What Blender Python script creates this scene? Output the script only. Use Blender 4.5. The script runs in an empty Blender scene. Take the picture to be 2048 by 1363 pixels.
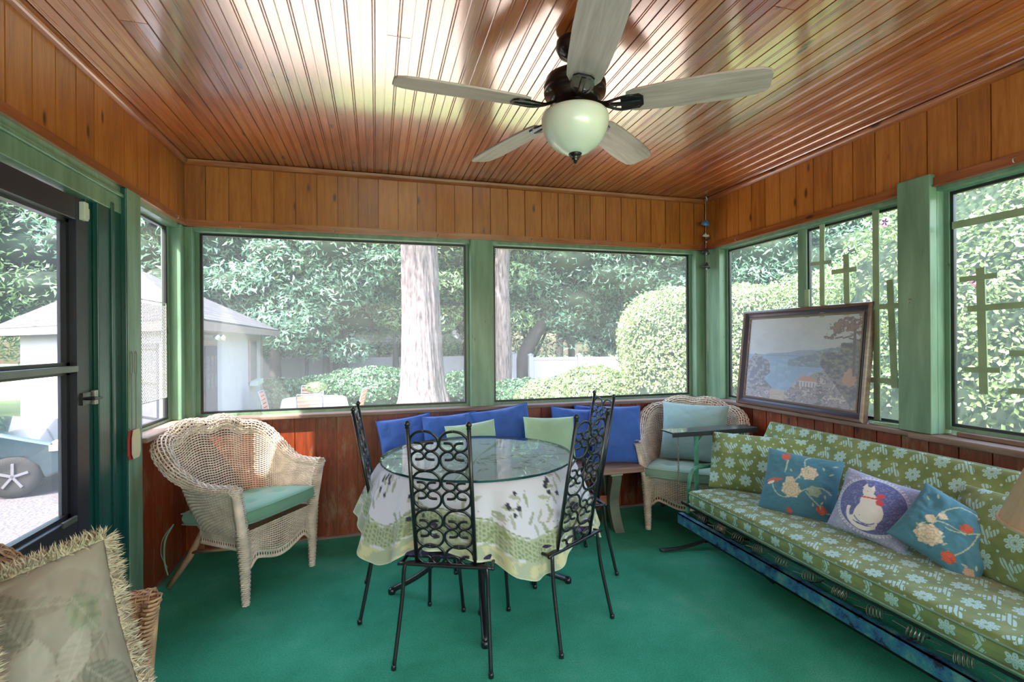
import bpy, math, random
import numpy as np
from mathutils import Matrix, Vector, Euler
random.seed(7); RNG = np.random.default_rng(7)
C = bpy.context.scene.collection
SC = bpy.context.scene
PI = math.pi
R = math.radians

# ------------------------------------------------------------------ camera, sky, sun, exposure
D, HC, XL, XR = 3.5, 1.298, -1.141, 2.601      # back wall, eye height, side walls
YN = -1.7                                       # near wall, behind the camera
ZC = 2.435                                      # ceiling
cam_d = bpy.data.cameras.new('camera'); cam = bpy.data.objects.new('camera', cam_d); C.objects.link(cam)
yaw, roll = .2677, -.0075
F = Vector((math.sin(yaw), math.cos(yaw), 0)); Rt = Vector((math.cos(yaw), -math.sin(yaw), 0)); U = Vector((0, 0, 1))
rx = math.cos(roll) * Rt + math.sin(roll) * U; ux = -math.sin(roll) * Rt + math.cos(roll) * U
cam.matrix_world = Matrix(((rx.x, ux.x, -F.x, 0), (rx.y, ux.y, -F.y, 0), (rx.z, ux.z, -F.z, HC), (0, 0, 0, 1)))
cam_d.sensor_width = 36; cam_d.lens = 36 * 991.95 / 2048; cam_d.clip_start = .05; cam_d.clip_end = 200
SC.camera = cam

world = bpy.data.worlds.new('sky'); SC.world = world; world.use_nodes = True
wn = world.node_tree.nodes; wl = world.node_tree.links; wn.clear()
sky = wn.new('ShaderNodeTexSky'); sky.sky_type = 'NISHITA'; sky.sun_disc = False
sky.sun_elevation = R(52); sky.sun_rotation = R(228); sky.air_density = 1.6; sky.dust_density = 4; sky.ozone_density = .6
bg = wn.new('ShaderNodeBackground'); bg.inputs[1].default_value = SKY_S = .55
wo = wn.new('ShaderNodeOutputWorld'); wl.new(sky.outputs[0], bg.inputs[0]); wl.new(bg.outputs[0], wo.inputs[0])
sun_d = bpy.data.lights.new('sun', 'SUN'); sun_d.energy = 6.0; sun_d.angle = R(.8); sun_d.color = (1, .95, .86)
sun = bpy.data.objects.new('sun', sun_d); C.objects.link(sun)
sun.rotation_euler = Vector((-.52, -.40, .80)).to_track_quat('Z', 'Y').to_euler()
fl_d = bpy.data.lights.new('added_fill_light', 'AREA'); fl_d.shape = 'RECTANGLE'; fl_d.size = 2.2; fl_d.size_y = 1.2; fl_d.energy = 28; fl_d.color = (.92, .97, 1)
fl = bpy.data.objects.new('added_fill_light', fl_d); C.objects.link(fl); fl.location = (.7, -1.0, 1.35); fl.rotation_euler = (R(172), 0, 0)  # unseen soft area light added behind the camera to lift the interior
SC.view_settings.view_transform = 'Standard'; SC.view_settings.look = 'None'
SC.view_settings.gamma = 1; SC.view_settings.use_curve_mapping = False
SC.view_settings.exposure = 1.75
SC.cycles.max_bounces = 10; SC.cycles.transparent_max_bounces = 12; SC.cycles.diffuse_bounces = 6
SC.cycles.caustics_reflective = False; SC.cycles.caustics_refractive = False

# ------------------------------------------------------------------ mesh helpers
def rotm(ax, a):
    return np.array(Matrix.Rotation(a, 3, ax))
class MB:
    def __init__(s): s.v = []; s.n = 0; s.q = []; s.f = []; s.col = []; s.uv = []
    def add(s, v, quads=None, faces=None, col=None, uv=None):
        v = np.asarray(v, float).reshape(-1, 3); b = s.n; s.v.append(v); s.n += len(v)
        if quads is not None and len(quads): s.q.append(np.asarray(quads, int).reshape(-1, 4) + b)
        if faces: s.f += [[i + b for i in f] for f in faces]
        s.col.append(np.ones((len(v), 3)) if col is None else np.asarray(col, float).reshape(-1, 3))
        s.uv.append(np.zeros((len(v), 3)) if uv is None else np.asarray(uv, float).reshape(-1, 3))
        return s
    def box(s, x0, x1, y0, y1, z0, z1, M=None, o=None):
        v = np.array([(x, y, z) for x in (x0, x1) for y in (y0, y1) for z in (z0, z1)], float)
        if M is not None: v = v @ np.asarray(M).T
        if o is not None: v = v + np.asarray(o)
        return s.add(v, [(0, 1, 3, 2), (4, 6, 7, 5), (0, 4, 5, 1), (2, 3, 7, 6), (0, 2, 6, 4), (1, 5, 7, 3)])
    def bar(s, p, q, w, h, up=(0, 0, 1)):
        p = np.array(p, float); q = np.array(q, float); d = q - p; L = np.linalg.norm(d); d /= L
        a = np.cross(d, up); 
        if np.linalg.norm(a) < 1e-6: a = np.cross(d, (0, 1, 0))
        a /= np.linalg.norm(a); b = np.cross(a, d)
        v = [p + d * L * t + a * w / 2 * i + b * h / 2 * j for t in (0, 1) for i in (-1, 1) for j in (-1, 1)]
        return s.add(v, [(0, 1, 3, 2), (4, 6, 7, 5), (0, 4, 5, 1), (2, 3, 7, 6), (0, 2, 6, 4), (1, 5, 7, 3)])
    def tube(s, path, r, n=8, closed=False, flat=1.0):
        P = np.asarray(path, float); m = len(P); rr = np.full(m, r, float) if np.isscalar(r) else np.asarray(r, float)
        T = (np.roll(P, -1, 0) - np.roll(P, 1, 0)) if closed else np.gradient(P, axis=0)
        T /= np.maximum(np.linalg.norm(T, axis=1), 1e-9)[:, None]
        N = np.zeros_like(P); u = np.cross(T[0], (0, 0, 1.)); 
        if np.linalg.norm(u) < 1e-3: u = np.cross(T[0], (1., 0, 0))
        N[0] = u / np.linalg.norm(u)
        for i in range(1, m):
            u = N[i - 1] - T[i] * np.dot(N[i - 1], T[i]); N[i] = u / max(np.linalg.norm(u), 1e-9)
        B = np.cross(T, N); a = np.linspace(0, 2 * PI, n, endpoint=False)
        V = P[:, None] + rr[:, None, None] * (N[:, None] * np.cos(a)[None, :, None] + B[:, None] * np.sin(a)[None, :, None] * flat)
        q = []
        for i in range(m if closed else m - 1):
            j = (i + 1) % m
            for k in range(n): l = (k + 1) % n; q.append((i * n + k, i * n + l, j * n + l, j * n + k))
        f = [] if closed else [list(range(n))[::-1], [(m - 1) * n + k for k in range(n)]]
        return s.add(V, q, f)
    def lathe(s, prof, c=(0, 0, 0), n=24, M=None, caps=True):
        a = np.linspace(0, 2 * PI, n, endpoint=False); V = np.array([(r * math.cos(t), r * math.sin(t), z) for r, z in prof for t in a])
        if M is not None: V = V @ np.asarray(M).T
        V = V + np.asarray(c, float); q = []
        for i in range(len(prof) - 1):
            for k in range(n): l = (k + 1) % n; q.append((i * n + k, i * n + l, (i + 1) * n + l, (i + 1) * n + k))
        f = []
        if caps and prof[0][0] > 1e-5: f.append(list(range(n))[::-1])
        if caps and prof[-1][0] > 1e-5: f.append([(len(prof) - 1) * n + k for k in range(n)])
        return s.add(V, q, f)
    def grid(s, P, cu=False, cv=False, col=None, uv=None, flip=False):
        P = np.asarray(P, float); m, n = P.shape[:2]; I = np.arange(m * n).reshape(m, n)
        a = I if cu else I[:-1]; b = np.roll(I, -1, 0) if cu else I[1:]
        if cv: q = np.stack([a, np.roll(a, -1, 1), np.roll(b, -1, 1), b], -1)
        else: q = np.stack([a[:, :-1], a[:, 1:], b[:, 1:], b[:, :-1]], -1)
        q = q.reshape(-1, 4)
        if flip: q = q[:, ::-1]
        return s.add(P.reshape(-1, 3), q, None, col, uv)
    def prism(s, poly, fn, t0, t1):
        n = len(poly); v = [fn(a, b, t) for t in (t0, t1) for a, b in poly]
        return s.add(v, [(i, (i + 1) % n, n + (i + 1) % n, n + i) for i in range(n)], [list(range(n))[::-1], list(range(n, 2 * n))])
    def tubes(s, P, N, B, ra, rb, n=4):
        """a whole batch of woven strands: P,N,B are (rows, points, 3)"""
        Rn, L = P.shape[:2]; a = np.arange(n) * 2 * PI / n + PI / 4
        V = P[:, :, None] + N[:, :, None] * (np.cos(a) * ra)[None, None, :, None] + B[:, :, None] * (np.sin(a) * rb)[None, None, :, None]
        I = np.arange(Rn * L * n).reshape(Rn, L, n); x = I[:, :-1]; y = I[:, 1:]
        q = np.stack([x, np.roll(x, -1, 2), np.roll(y, -1, 2), y], -1).reshape(-1, 4)
        return s.add(V.reshape(-1, 3), q)
    def mesh(s, name, smooth=False, hascol=False, hasuv=False):
        me = bpy.data.meshes.new(name); V = np.concatenate(s.v) if s.v else np.zeros((0, 3))
        Q = np.concatenate(s.q) if s.q else np.zeros((0, 4), int)
        me.vertices.add(len(V)); me.vertices.foreach_set('co', V.astype('f').ravel())
        lf = np.array([i for f in s.f for i in f], int); ln = np.array([len(f) for f in s.f], int)
        loops = np.concatenate([Q.ravel(), lf]) if len(lf) else Q.ravel()
        tot = np.concatenate([np.full(len(Q), 4), ln]) if len(ln) else np.full(len(Q), 4)
        start = np.concatenate([[0], np.cumsum(tot)[:-1]]) if len(tot) else tot
        me.loops.add(len(loops)); me.loops.foreach_set('vertex_index', loops.astype('i'))
        me.polygons.add(len(tot)); me.polygons.foreach_set('loop_start', start.astype('i')); me.polygons.foreach_set('loop_total', tot.astype('i'))
        me.polygons.foreach_set('use_smooth', np.full(len(tot), bool(smooth)))
        me.update(calc_edges=True)
        if hascol:
            a = me.color_attributes.new('Col', 'FLOAT_COLOR', 'POINT'); c = np.concatenate(s.col)
            a.data.foreach_set('color', np.concatenate([c, np.ones((len(c), 1))], 1).astype('f').ravel())
        if hasuv:
            a = me.attributes.new('cloth', 'FLOAT_VECTOR', 'POINT'); a.data.foreach_set('vector', np.concatenate(s.uv).astype('f').ravel())
        return me
    def build(s, name, mat, parent=None, smooth=False, bevel=0, label=None, cat=None, group=None, kind=None, loc=None, rot=None, col=False, uv=False):
        me = s.mesh(name, smooth, col, uv); me.materials.append(mat)
        o = bpy.data.objects.new(name, me); C.objects.link(o)
        if parent is not None: o.parent = parent
        if loc is not None: o.location = loc
        if rot is not None: o.rotation_euler = rot
        if bevel:
            b = o.modifiers.new('b', 'BEVEL'); b.width = bevel; b.segments = 2; b.limit_method = 'ANGLE'; b.angle_limit = R(40)
        tag(o, label, cat, group, kind)
        return o
def tag(o, label=None, cat=None, group=None, kind=None):
    for k, v in (('label', label), ('category', cat), ('group', group), ('kind', kind)):
        if v is not None: o[k] = v
    return o
def thing(name, label, cat, loc=(0, 0, 0), rz=0, group=None, rot=None):
    o = bpy.data.objects.new(name, None); C.objects.link(o); o.location = loc
    o.rotation_euler = rot if rot is not None else (0, 0, rz); o.empty_display_size = .1
    return tag(o, label, cat, group)
def dup(root, loc=None, rot=None, label=None, group=None):
    r = root.copy(); C.objects.link(r)
    if loc is not None: r.location = loc
    if rot is not None: r.rotation_euler = rot
    if label: r['label'] = label
    if group: r['group'] = group
    for ch in list(root.children):
        c = ch.copy(); C.objects.link(c); c.parent = r
        for g in list(ch.children):
            d = g.copy(); C.objects.link(d); d.parent = c
    return r
def inst(o, parent, loc, rot=None, name=None, scale=None):
    c = o.copy(); C.objects.link(c); c.parent = parent; c.location = loc
    if rot is not None: c.rotation_euler = rot
    if scale is not None: c.scale = scale
    return c
def spline(pts, n=8, closed=False):
    P = [np.array(p, float) for p in pts]; m = len(P); out = []
    for i in range(m if closed else m - 1):
        if closed: a, b, c, d = P[i - 1], P[i], P[(i + 1) % m], P[(i + 2) % m]
        else: a, b, c, d = P[max(i - 1, 0)], P[i], P[i + 1], P[min(i + 2, m - 1)]
        for k in range(n):
            t = k / n; out.append(.5 * (2 * b + (c - a) * t + (2 * a - 5 * b + 4 * c - d) * t * t + (3 * b - a - 3 * c + d) * t ** 3))
    if not closed: out.append(P[-1])
    return np.array(out)
def vnoise(x, y, seed=0):
    x = np.asarray(x, float); y = np.asarray(y, float); T = np.random.default_rng(seed).random((64, 64))
    xi = np.floor(x).astype(int); yi = np.floor(y).astype(int); fx = x - xi; fy = y - yi
    fx = fx * fx * (3 - 2 * fx); fy = fy * fy * (3 - 2 * fy); g = lambda a, b: T[a % 64, b % 64]
    return (g(xi, yi) * (1 - fx) + g(xi + 1, yi) * fx) * (1 - fy) + (g(xi, yi + 1) * (1 - fx) + g(xi + 1, yi + 1) * fx) * fy
def fbm(x, y, seed=0, o=4):
    s = 0; a = .5; t = 0
    for i in range(o): s = s + a * vnoise(x * 2 ** i, y * 2 ** i, seed + i); t += a; a *= .5
    return s / t
def lin(r, g, b):
    f = lambda c: (c / 255 / 12.92) if c / 255 <= .04045 else ((c / 255 + .055) / 1.055) ** 2.4
    return (f(r), f(g), f(b))

# ------------------------------------------------------------------ materials
class E:
    """small helper: arithmetic on shader sockets"""
    def __init__(s, t, v): s.t = t; s.v = v
    def op(s, o, b=None, c=None, clamp=False):
        n = s.t.nodes.new('ShaderNodeMath'); n.operation = o; n.use_clamp = clamp
        for i, x in enumerate((s, b, c)):
            if x is None: continue
            v = x.v if isinstance(x, E) else x
            if isinstance(v, (int, float)): n.inputs[i].default_value = v
            else: s.t.links.new(v, n.inputs[i])
        return E(s.t, n.outputs[0])
    def __add__(s, b): return s.op('ADD', b)
    def __sub__(s, b): return s.op('SUBTRACT', b)
    def __mul__(s, b): return s.op('MULTIPLY', b)
    def __truediv__(s, b): return s.op('DIVIDE', b)
    def __lt__(s, b): return s.op('LESS_THAN', b)
    def __gt__(s, b): return s.op('GREATER_THAN', b)
    def max(s, b): return s.op('MAXIMUM', b)
    def min(s, b): return s.op('MINIMUM', b)
    def floor(s): return s.op('FLOOR')
    def frac(s): return s.op('FRACT')
    def sin(s): return s.op('SINE')
    def cos(s): return s.op('COSINE')
    def abs(s): return s.op('ABSOLUTE')
    def sqrt(s): return s.op('SQRT')
    def pow(s, b): return s.op('POWER', b)
    def atan2(s, b): return s.op('ARCTAN2', b)
class Mat:
    def __init__(s, name):
        s.m = bpy.data.materials.new(name); s.m.use_nodes = True; s.t = s.m.node_tree; s.n = s.t.nodes; s.l = s.t.links
        s.p = s.n['Principled BSDF']; s.out = s.n['Material Output']
    def set(s, **k):
        for a, v in k.items():
            a = {'color': 'Base Color', 'rough': 'Roughness', 'metal': 'Metallic', 'coat': 'Coat Weight', 'coatr': 'Coat Roughness', 'coatior': 'Coat IOR',
                 'ior': 'IOR', 'spec': 'Specular IOR Level', 'sheen': 'Sheen Weight', 'trans': 'Transmission Weight', 'alpha': 'Alpha', 'sss': 'Subsurface Weight', 'coattint': 'Coat Tint'}[a]
            if isinstance(v, (tuple, list)): v = (*v, 1)[:4]
            s.p.inputs[a].default_value = v
        return s
    def coord(s, kind='Object', scale=(1, 1, 1), rand=False, attr=None):
        if attr: n = s.n.new('ShaderNodeAttribute'); n.attribute_name = attr; o = n.outputs['Vector']
        else: n = s.n.new('ShaderNodeTexCoord'); o = n.outputs[kind]
        mp = s.n.new('ShaderNodeMapping'); mp.inputs['Scale'].default_value = scale; s.l.new(o, mp.inputs[0])
        if rand:
            oi = s.n.new('ShaderNodeObjectInfo'); mu = s.n.new('ShaderNodeMath'); mu.operation = 'MULTIPLY'; mu.inputs[1].default_value = 73
            s.l.new(oi.outputs['Random'], mu.inputs[0]); s.l.new(mu.outputs[0], mp.inputs['Location'])
        return mp.outputs[0]
    def noise(s, vec, scale=5, detail=4, rough=.55, dist=0):
        n = s.n.new('ShaderNodeTexNoise'); n.inputs['Scale'].default_value = scale; n.inputs['Detail'].default_value = detail
        n.inputs['Roughness'].default_value = rough; n.inputs['Distortion'].default_value = dist; s.l.new(vec, n.inputs['Vector']); return n.outputs['Fac']
    def ramp(s, fac, stops, interp='LINEAR'):
        n = s.n.new('ShaderNodeValToRGB'); n.color_ramp.interpolation = interp; e = n.color_ramp.elements
        while len(e) < len(stops): e.new(.5)
        for x, (p, c) in zip(e, stops): x.position = p; x.color = (*c, 1) if len(c) == 3 else c
        s.l.new(fac.v if isinstance(fac, E) else fac, n.inputs[0]); return n.outputs[0]
    def mix(s, fac, a, b, mode='MIX'):
        n = s.n.new('ShaderNodeMix'); n.data_type = 'RGBA'; n.blend_type = mode
        for i, v in ((0, fac), (6, a), (7, b)):
            v = v.v if isinstance(v, E) else v
            if isinstance(v, (int, float)): n.inputs[i].default_value = v
            elif isinstance(v, (tuple, list)): n.inputs[i].default_value = (*v, 1)
            else: s.l.new(v, n.inputs[i])
        return n.outputs[2]
    def link(s, sock, name): s.l.new(sock.v if isinstance(sock, E) else sock, s.p.inputs[name]); return s
    def bump(s, h, strength=.3, dist=.01, prev=None):
        n = s.n.new('ShaderNodeBump'); n.inputs['Strength'].default_value = strength; n.inputs['Distance'].default_value = dist
        s.l.new(h.v if isinstance(h, E) else h, n.inputs['Height'])
        if prev: s.l.new(prev, n.inputs['Normal'])
        s.l.new(n.outputs[0], s.p.inputs['Normal']); return n.outputs[0]
def plain(name, c, rough=.5, var=.12, vs=8, bump=0, bs=60, **k):
    m = Mat(name).set(rough=rough, **k)
    v = m.coord(); n = m.noise(v, vs, 4)
    a = tuple(x * (1 - var) for x in c); b = tuple(min(1, x * (1 + var)) for x in c)
    m.link(m.ramp(n, [(.3, a), (.7, b)]), 'Base Color')
    if bump: m.bump(m.noise(v, bs, 3), bump, .003)
    return m.m
def wood(name, dark, mid, light, axis='z', rough=.35, coat=.5, coatr=.15, coatior=1.5, knots=True, bump=.25, wear=None, rand=True):
    """varnished board: grain runs along axis; hue varies from board to board"""
    m = Mat(name).set(rough=rough, coat=coat, coatr=coatr, coatior=coatior)
    sc = {'x': (1, 14, 14), 'y': (14, 1, 14), 'z': (14, 14, 1)}[axis]
    v = m.coord(scale=sc, rand=rand); g = m.noise(v, 3.5, 6, .65, .6); v2 = m.coord(scale=(1, 1, 1), rand=rand); b = m.noise(v2, 1.6, 3)
    f = E(m.t, g) * .65 + E(m.t, b) * .35
    if rand:
        oi = m.n.new('ShaderNodeObjectInfo'); f = f + (E(m.t, oi.outputs['Random']) - .5) * .16
    c = m.ramp(f, [(.28, dark), (.5, mid), (.72, light)])
    if knots:
        sk = {'x': (3.2, 9, 9), 'y': (9, 3.2, 9), 'z': (9, 9, 3.2)}[axis]
        vo = m.n.new('ShaderNodeTexVoronoi'); vo.inputs['Scale'].default_value = 1; m.l.new(m.coord(scale=sk, rand=rand), vo.inputs['Vector'])
        k = m.ramp(vo.outputs['Distance'], [(.06, (1, 1, 1)), (.13, (0, 0, 0))]); c = m.mix(k, c, tuple(x * .35 for x in dark))
    if wear:
        wf = m.ramp(m.noise(m.coord(scale=(4, 4, 1.2), rand=rand), 4, 6, .7), [(.52, (0, 0, 0)), (.66, (1, 1, 1))])
        c = m.mix(E(m.t, wf) * .55, c, wear)
    m.link(c, 'Base Color'); 
    if bump: m.bump(g, bump, .002)
    return m.m
def glassy(name, tint=(1, 1, 1), ior=1.5, haze=0, hazecol=(.8, .82, .84), rough=0, refl=1.0):
    """thin sheet: clear, with real Fresnel reflection and, where asked, a pale haze mixed in to wash out the view"""
    m = Mat(name); m.n.remove(m.p)
    tr = m.n.new('ShaderNodeBsdfTransparent'); tr.inputs[0].default_value = (*tint, 1)
    gl = m.n.new('ShaderNodeBsdfGlossy'); gl.inputs['Roughness'].default_value = rough
    fr = m.n.new('ShaderNodeLayerWeight'); fr.inputs[0].default_value = .5; F0 = ((ior - 1) / (ior + 1)) ** 2
    mx = m.n.new('ShaderNodeMixShader'); a = tr.outputs[0]
    if haze:
        df = m.n.new('ShaderNodeBsdfTranslucent'); df.inputs[0].default_value = (*hazecol, 1)
        d2 = m.n.new('ShaderNodeBsdfDiffuse'); d2.inputs[0].default_value = (*hazecol, 1)
        mm = m.n.new('ShaderNodeMixShader'); mm.inputs[0].default_value = .4; m.l.new(df.outputs[0], mm.inputs[1]); m.l.new(d2.outputs[0], mm.inputs[2])
        m0 = m.n.new('ShaderNodeMixShader'); m0.inputs[0].default_value = haze; m.l.new(a, m0.inputs[1]); m.l.new(mm.outputs[0], m0.inputs[2]); a = m0.outputs[0]
    f = ((E(m.t, fr.outputs['Facing']).pow(5) * (1 - F0) + F0) * refl).op('MINIMUM', 1).v
    m.l.new(f, mx.inputs[0]); m.l.new(a, mx.inputs[1]); m.l.new(gl.outputs[0], mx.inputs[2]); m.l.new(mx.outputs[0], m.out.inputs[0])
    return m.m
def painted(name, rough=.75, bump=.15, bs=300, sheen=0):
    m = Mat(name).set(rough=rough, sheen=sheen); a = m.n.new('ShaderNodeAttribute'); a.attribute_name = 'Col'; m.link(a.outputs['Color'], 'Base Color')
    if bump: m.bump(m.noise(m.coord(), bs, 2), bump, .001)
    return m.m
def leafmat(name, c1, c2, c3, trans=.25):
    m = Mat(name); m.n.remove(m.p); g = m.n.new('ShaderNodeNewGeometry')
    c = m.ramp(g.outputs['Random Per Island'], [(0, c1), (.5, c2), (1, c3)])
    d = m.n.new('ShaderNodeBsdfDiffuse'); t = m.n.new('ShaderNodeBsdfTranslucent'); gl = m.n.new('ShaderNodeBsdfGlossy'); gl.inputs['Roughness'].default_value = .35
    gl.inputs[0].default_value = (.9, 1, 1, 1)
    m.l.new(c, d.inputs[0]); m.l.new(c, t.inputs[0]); x = m.n.new('ShaderNodeMixShader'); x.inputs[0].default_value = trans
    y = m.n.new('ShaderNodeMixShader'); y.inputs[0].default_value = .06
    m.l.new(d.outputs[0], x.inputs[1]); m.l.new(t.outputs[0], x.inputs[2]); m.l.new(x.outputs[0], y.inputs[1]); m.l.new(gl.outputs[0], y.inputs[2]); m.l.new(y.outputs[0], m.out.inputs[0])
    return m.m

W = {}
W['wall_wood'] = wood('amber_board_varnish', lin(124, 66, 16), lin(166, 98, 34), lin(188, 124, 56), 'z', .38, .3, .2)
W['low_wood'] = wood('worn_wainscot_varnish', lin(85, 30, 12), lin(130, 52, 20), lin(155, 78, 38), 'z', .42, .3, .25, wear=lin(150, 120, 95))
W['ceil_wood'] = wood('glossy_beadboard_varnish', lin(104, 40, 14), lin(160, 80, 32), lin(192, 124, 68), 'y', .3, 1.0, .14, 2.9, bump=.35)
W['trim_wood'] = wood('trim_varnish', lin(110, 48, 18), lin(150, 82, 40), lin(180, 115, 70), 'y', .3, .6, .12)
W['trim_wood_x'] = wood('trim_varnish_x', lin(110, 48, 18), lin(150, 82, 40), lin(180, 115, 70), 'x', .3, .6, .12)
W['sill'] = wood('weathered_sill', lin(95, 70, 60), lin(135, 110, 98), lin(170, 145, 130), 'x', .6, .1, .3, knots=False, bump=.4)
W['sill_y'] = wood('weathered_sill_y', lin(95, 70, 60), lin(135, 110, 98), lin(170, 145, 130), 'y', .6, .1, .3, knots=False, bump=.4)
def paintwood(name, a, b, chip, rough=.4):
    m = Mat(name).set(rough=rough, coat=.25, coatr=.2)
    n = m.noise(m.coord(scale=(6, 6, .8)), 3, 5); c = m.ramp(n, [(.3, a), (.7, b)])
    k = m.ramp(m.noise(m.coord(scale=(3, 3, 1)), 14, 4, .6), [(.70, (0, 0, 0)), (.73, (1, 1, 1))]); c = m.mix(k, c, chip)
    m.link(c, 'Base Color'); m.bump(m.noise(m.coord(scale=(20, 20, 2)), 3, 5), .35, .002); return m.m
W['green'] = paintwood('green_gloss_paint', lin(92, 126, 104), lin(122, 158, 134), lin(66, 92, 74))
W['teal'] = paintwood('dark_teal_paint', lin(14, 60, 62), lin(24, 86, 80), lin(8, 35, 40), .3)
W['black_frame'] = plain('black_frame_paint', lin(34, 34, 40), .35)
W['alum'] = plain('dull_aluminium', lin(120, 122, 122), .35, metal=.6)
W['door_black'] = plain('door_dark_paint', lin(42, 42, 56), .35, .1)
W['iron'] = plain('black_wrought_iron', lin(20, 20, 26), .38, .2, 20, .3, 120, coat=.4)
W['white'] = plain('white_plastic', lin(205, 215, 205), .4, .03)
W['steel'] = plain('galvanised_steel', lin(160, 160, 155), .4, .1, metal=.8)
W['glass'] = glassy('window_pane', (.97, .985, .98), 1.45, .16, (.80, .86, .84), refl=.25)  # pale haze mixed into the pane to wash out the garden
W['side_glass'] = glassy('side_window_pane', (.97, .985, .98), 1.45, .045, (.80, .86, .84), refl=.25)  # less of that haze, since sun strikes this pane
W['door_glass'] = glassy('storm_door_pane', (.95, .96, .98), 1.5, .13, (.80, .84, .95), refl=.5)
W['table_glass'] = glassy('green_tabletop_glass', (.93, 1, .97), 1.62, 0, refl=1.5)
W['glass_edge'] = plain('polished_glass_edge', lin(20, 62, 66), .15, .1, coat=1)
m = Mat('green_carpet').set(rough=.95)
v = m.coord(); n1 = m.noise(v, 2.2, 5, .6); n2 = m.noise(v, 160, 3, .7)
c = m.ramp(n1, [(.3, lin(36, 150, 116)), (.55, lin(58, 172, 138)), (.75, lin(92, 188, 158))]); 
mu = m.mix(1.0, c, m.ramp(n2, [(.3, (.62, .62, .62)), (.7, (1.15, 1.15, 1.15))]), 'MULTIPLY'); m.link(mu, 'Base Color'); m.bump(n2, .9, .006)
W['carpet'] = m.m
W['wicker'] = plain('pale_wicker', lin(222, 206, 190), .6, .22, 14, coat=.15)
W['wicker_tan'] = plain('honey_wicker', lin(196, 156, 120), .5, .28, 14, coat=.2)
W['cane'] = plain('cane_wrapped_pole', lin(176, 140, 112), .5, .2, 10, .5, 50)
def fabric(name, c, rough=.85, var=.08, sheen=.3, weave=400, b=.25):
    m = Mat(name).set(rough=rough, sheen=sheen); n = m.noise(m.coord(), 5, 4)
    m.link(m.ramp(n, [(.3, tuple(x * (1 - var) for x in c)), (.7, tuple(x * (1 + var) for x in c))]), 'Base Color'); m.bump(m.noise(m.coord(), weave, 2), b, .001); return m.m
W['blue'] = fabric('blue_cotton', lin(46, 92, 176), .7, .12)
W['sage'] = fabric('sage_terry', lin(158, 192, 158), .95, .1, .6, 250, .5)
W['aqua'] = fabric('aqua_ribbed_cloth', lin(142, 176, 178), .8, .08)
W['cush_green'] = fabric('green_seat_cloth', lin(112, 158, 134), .8)
W['cush_sage'] = fabric('pale_green_seat_cloth', lin(134, 164, 144), .8)
W['print'] = painted('printed_cloth', .75, .2, 350, .2)
W['fringe'] = plain('cream_fringe', lin(200, 190, 166), .95, .15, 30)
# olive green print with pale blue flowers and spread-winged birds
def glider_print():
    m = Mat('olive_bird_print').set(rough=.8, sheen=.2); t = m.t
    sx = m.n.new('ShaderNodeSeparateXYZ'); m.l.new(m.coord(attr='cloth', scale=(1 / .088,) * 3), sx.inputs[0])
    x = E(t, sx.outputs[0]); y = E(t, sx.outputs[1])
    ix = x.floor(); iy = y.floor(); fx = x - ix - .5; fy = y - iy - .5
    par = ((ix + iy) * .5).frac() * 2
    r = (fx * fx + fy * fy).sqrt(); th = fy.atan2(fx)
    pet = (th * 4).cos().abs() * .16 + .22
    fl = (r < pet) * (r > .05); fl = fl * (((r * 62).sin() > -.55).max((th * 8).sin().abs() > .5))
    def ell(cx, cy, a, b, rot=0):
        dx = fx - cx; dy = fy - cy; c, s = math.cos(rot), math.sin(rot)
        u = (dx * c + dy * s) / a; w = (dy * c - dx * s) / b
        return (u * u + w * w) < 1
    bird = ell(0, 0, .10, .26).max(ell(-.24, .12, .24, .12, R(-50))).max(ell(.24, .12, .24, .12, R(50))).max(ell(0, -.30, .2, .1)).max(ell(.03, .28, .08, .08))
    bird = bird * (((x * 40 + y * 22).sin() > -.62))
    star = (((fx.abs() - .5) * (fx.abs() - .5) + (fy.abs() - .5) * (fy.abs() - .5)).sqrt() < .055)
    mot = (fl * (par * -1 + 1)).max(bird * par).max(star)
    n = m.noise(m.coord(scale=(4, 4, 4)), 3, 4); base = m.ramp(n, [(.3, lin(102, 122, 66)), (.7, lin(136, 152, 92))])
    m.link(m.mix(mot * .85, base, lin(176, 218, 218)), 'Base Color'); m.bump(m.noise(m.coord(), 300, 2), .3, .001); return m.m
W['bird_print'] = glider_print()
W['worn_blue'] = None
m = Mat('chipped_blue_green_paint').set(rough=.5, metal=.2)
n = m.noise(m.coord(scale=(1, 1, 1)), 14, 5, .7); m.link(m.ramp(n, [(.38, lin(44, 38, 52)), (.45, lin(52, 104, 150)), (.54, lin(60, 128, 140)), (.66, lin(104, 160, 150))]), 'Base Color'); m.bump(n, .4, .002); W['worn_blue'] = m.m
W['green_metal'] = plain('chipped_green_metal', lin(74, 138, 112), .4, .25, 30)

# ------------------------------------------------------------------ room shell
GZH = 0; W['stuccoh'] = plain('sun_block_stucco', lin(190, 186, 180), .9, .05, 3, .3, 60)
def S(name, mb, mat, parent=None, **k):
    return mb.build(name, mat, parent, kind=None if parent else 'structure', **k)
X0, X1 = XL - .13, XR + .13
floor = S('floor', MB().box(X0, X1, YN - .1, D + .12, -.05, 0), W['carpet'])
ceil = S('ceiling', MB().box(X0, X1, YN - .1, D + .12, ZC + .014, ZC + .08), W['ceil_wood'])
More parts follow.
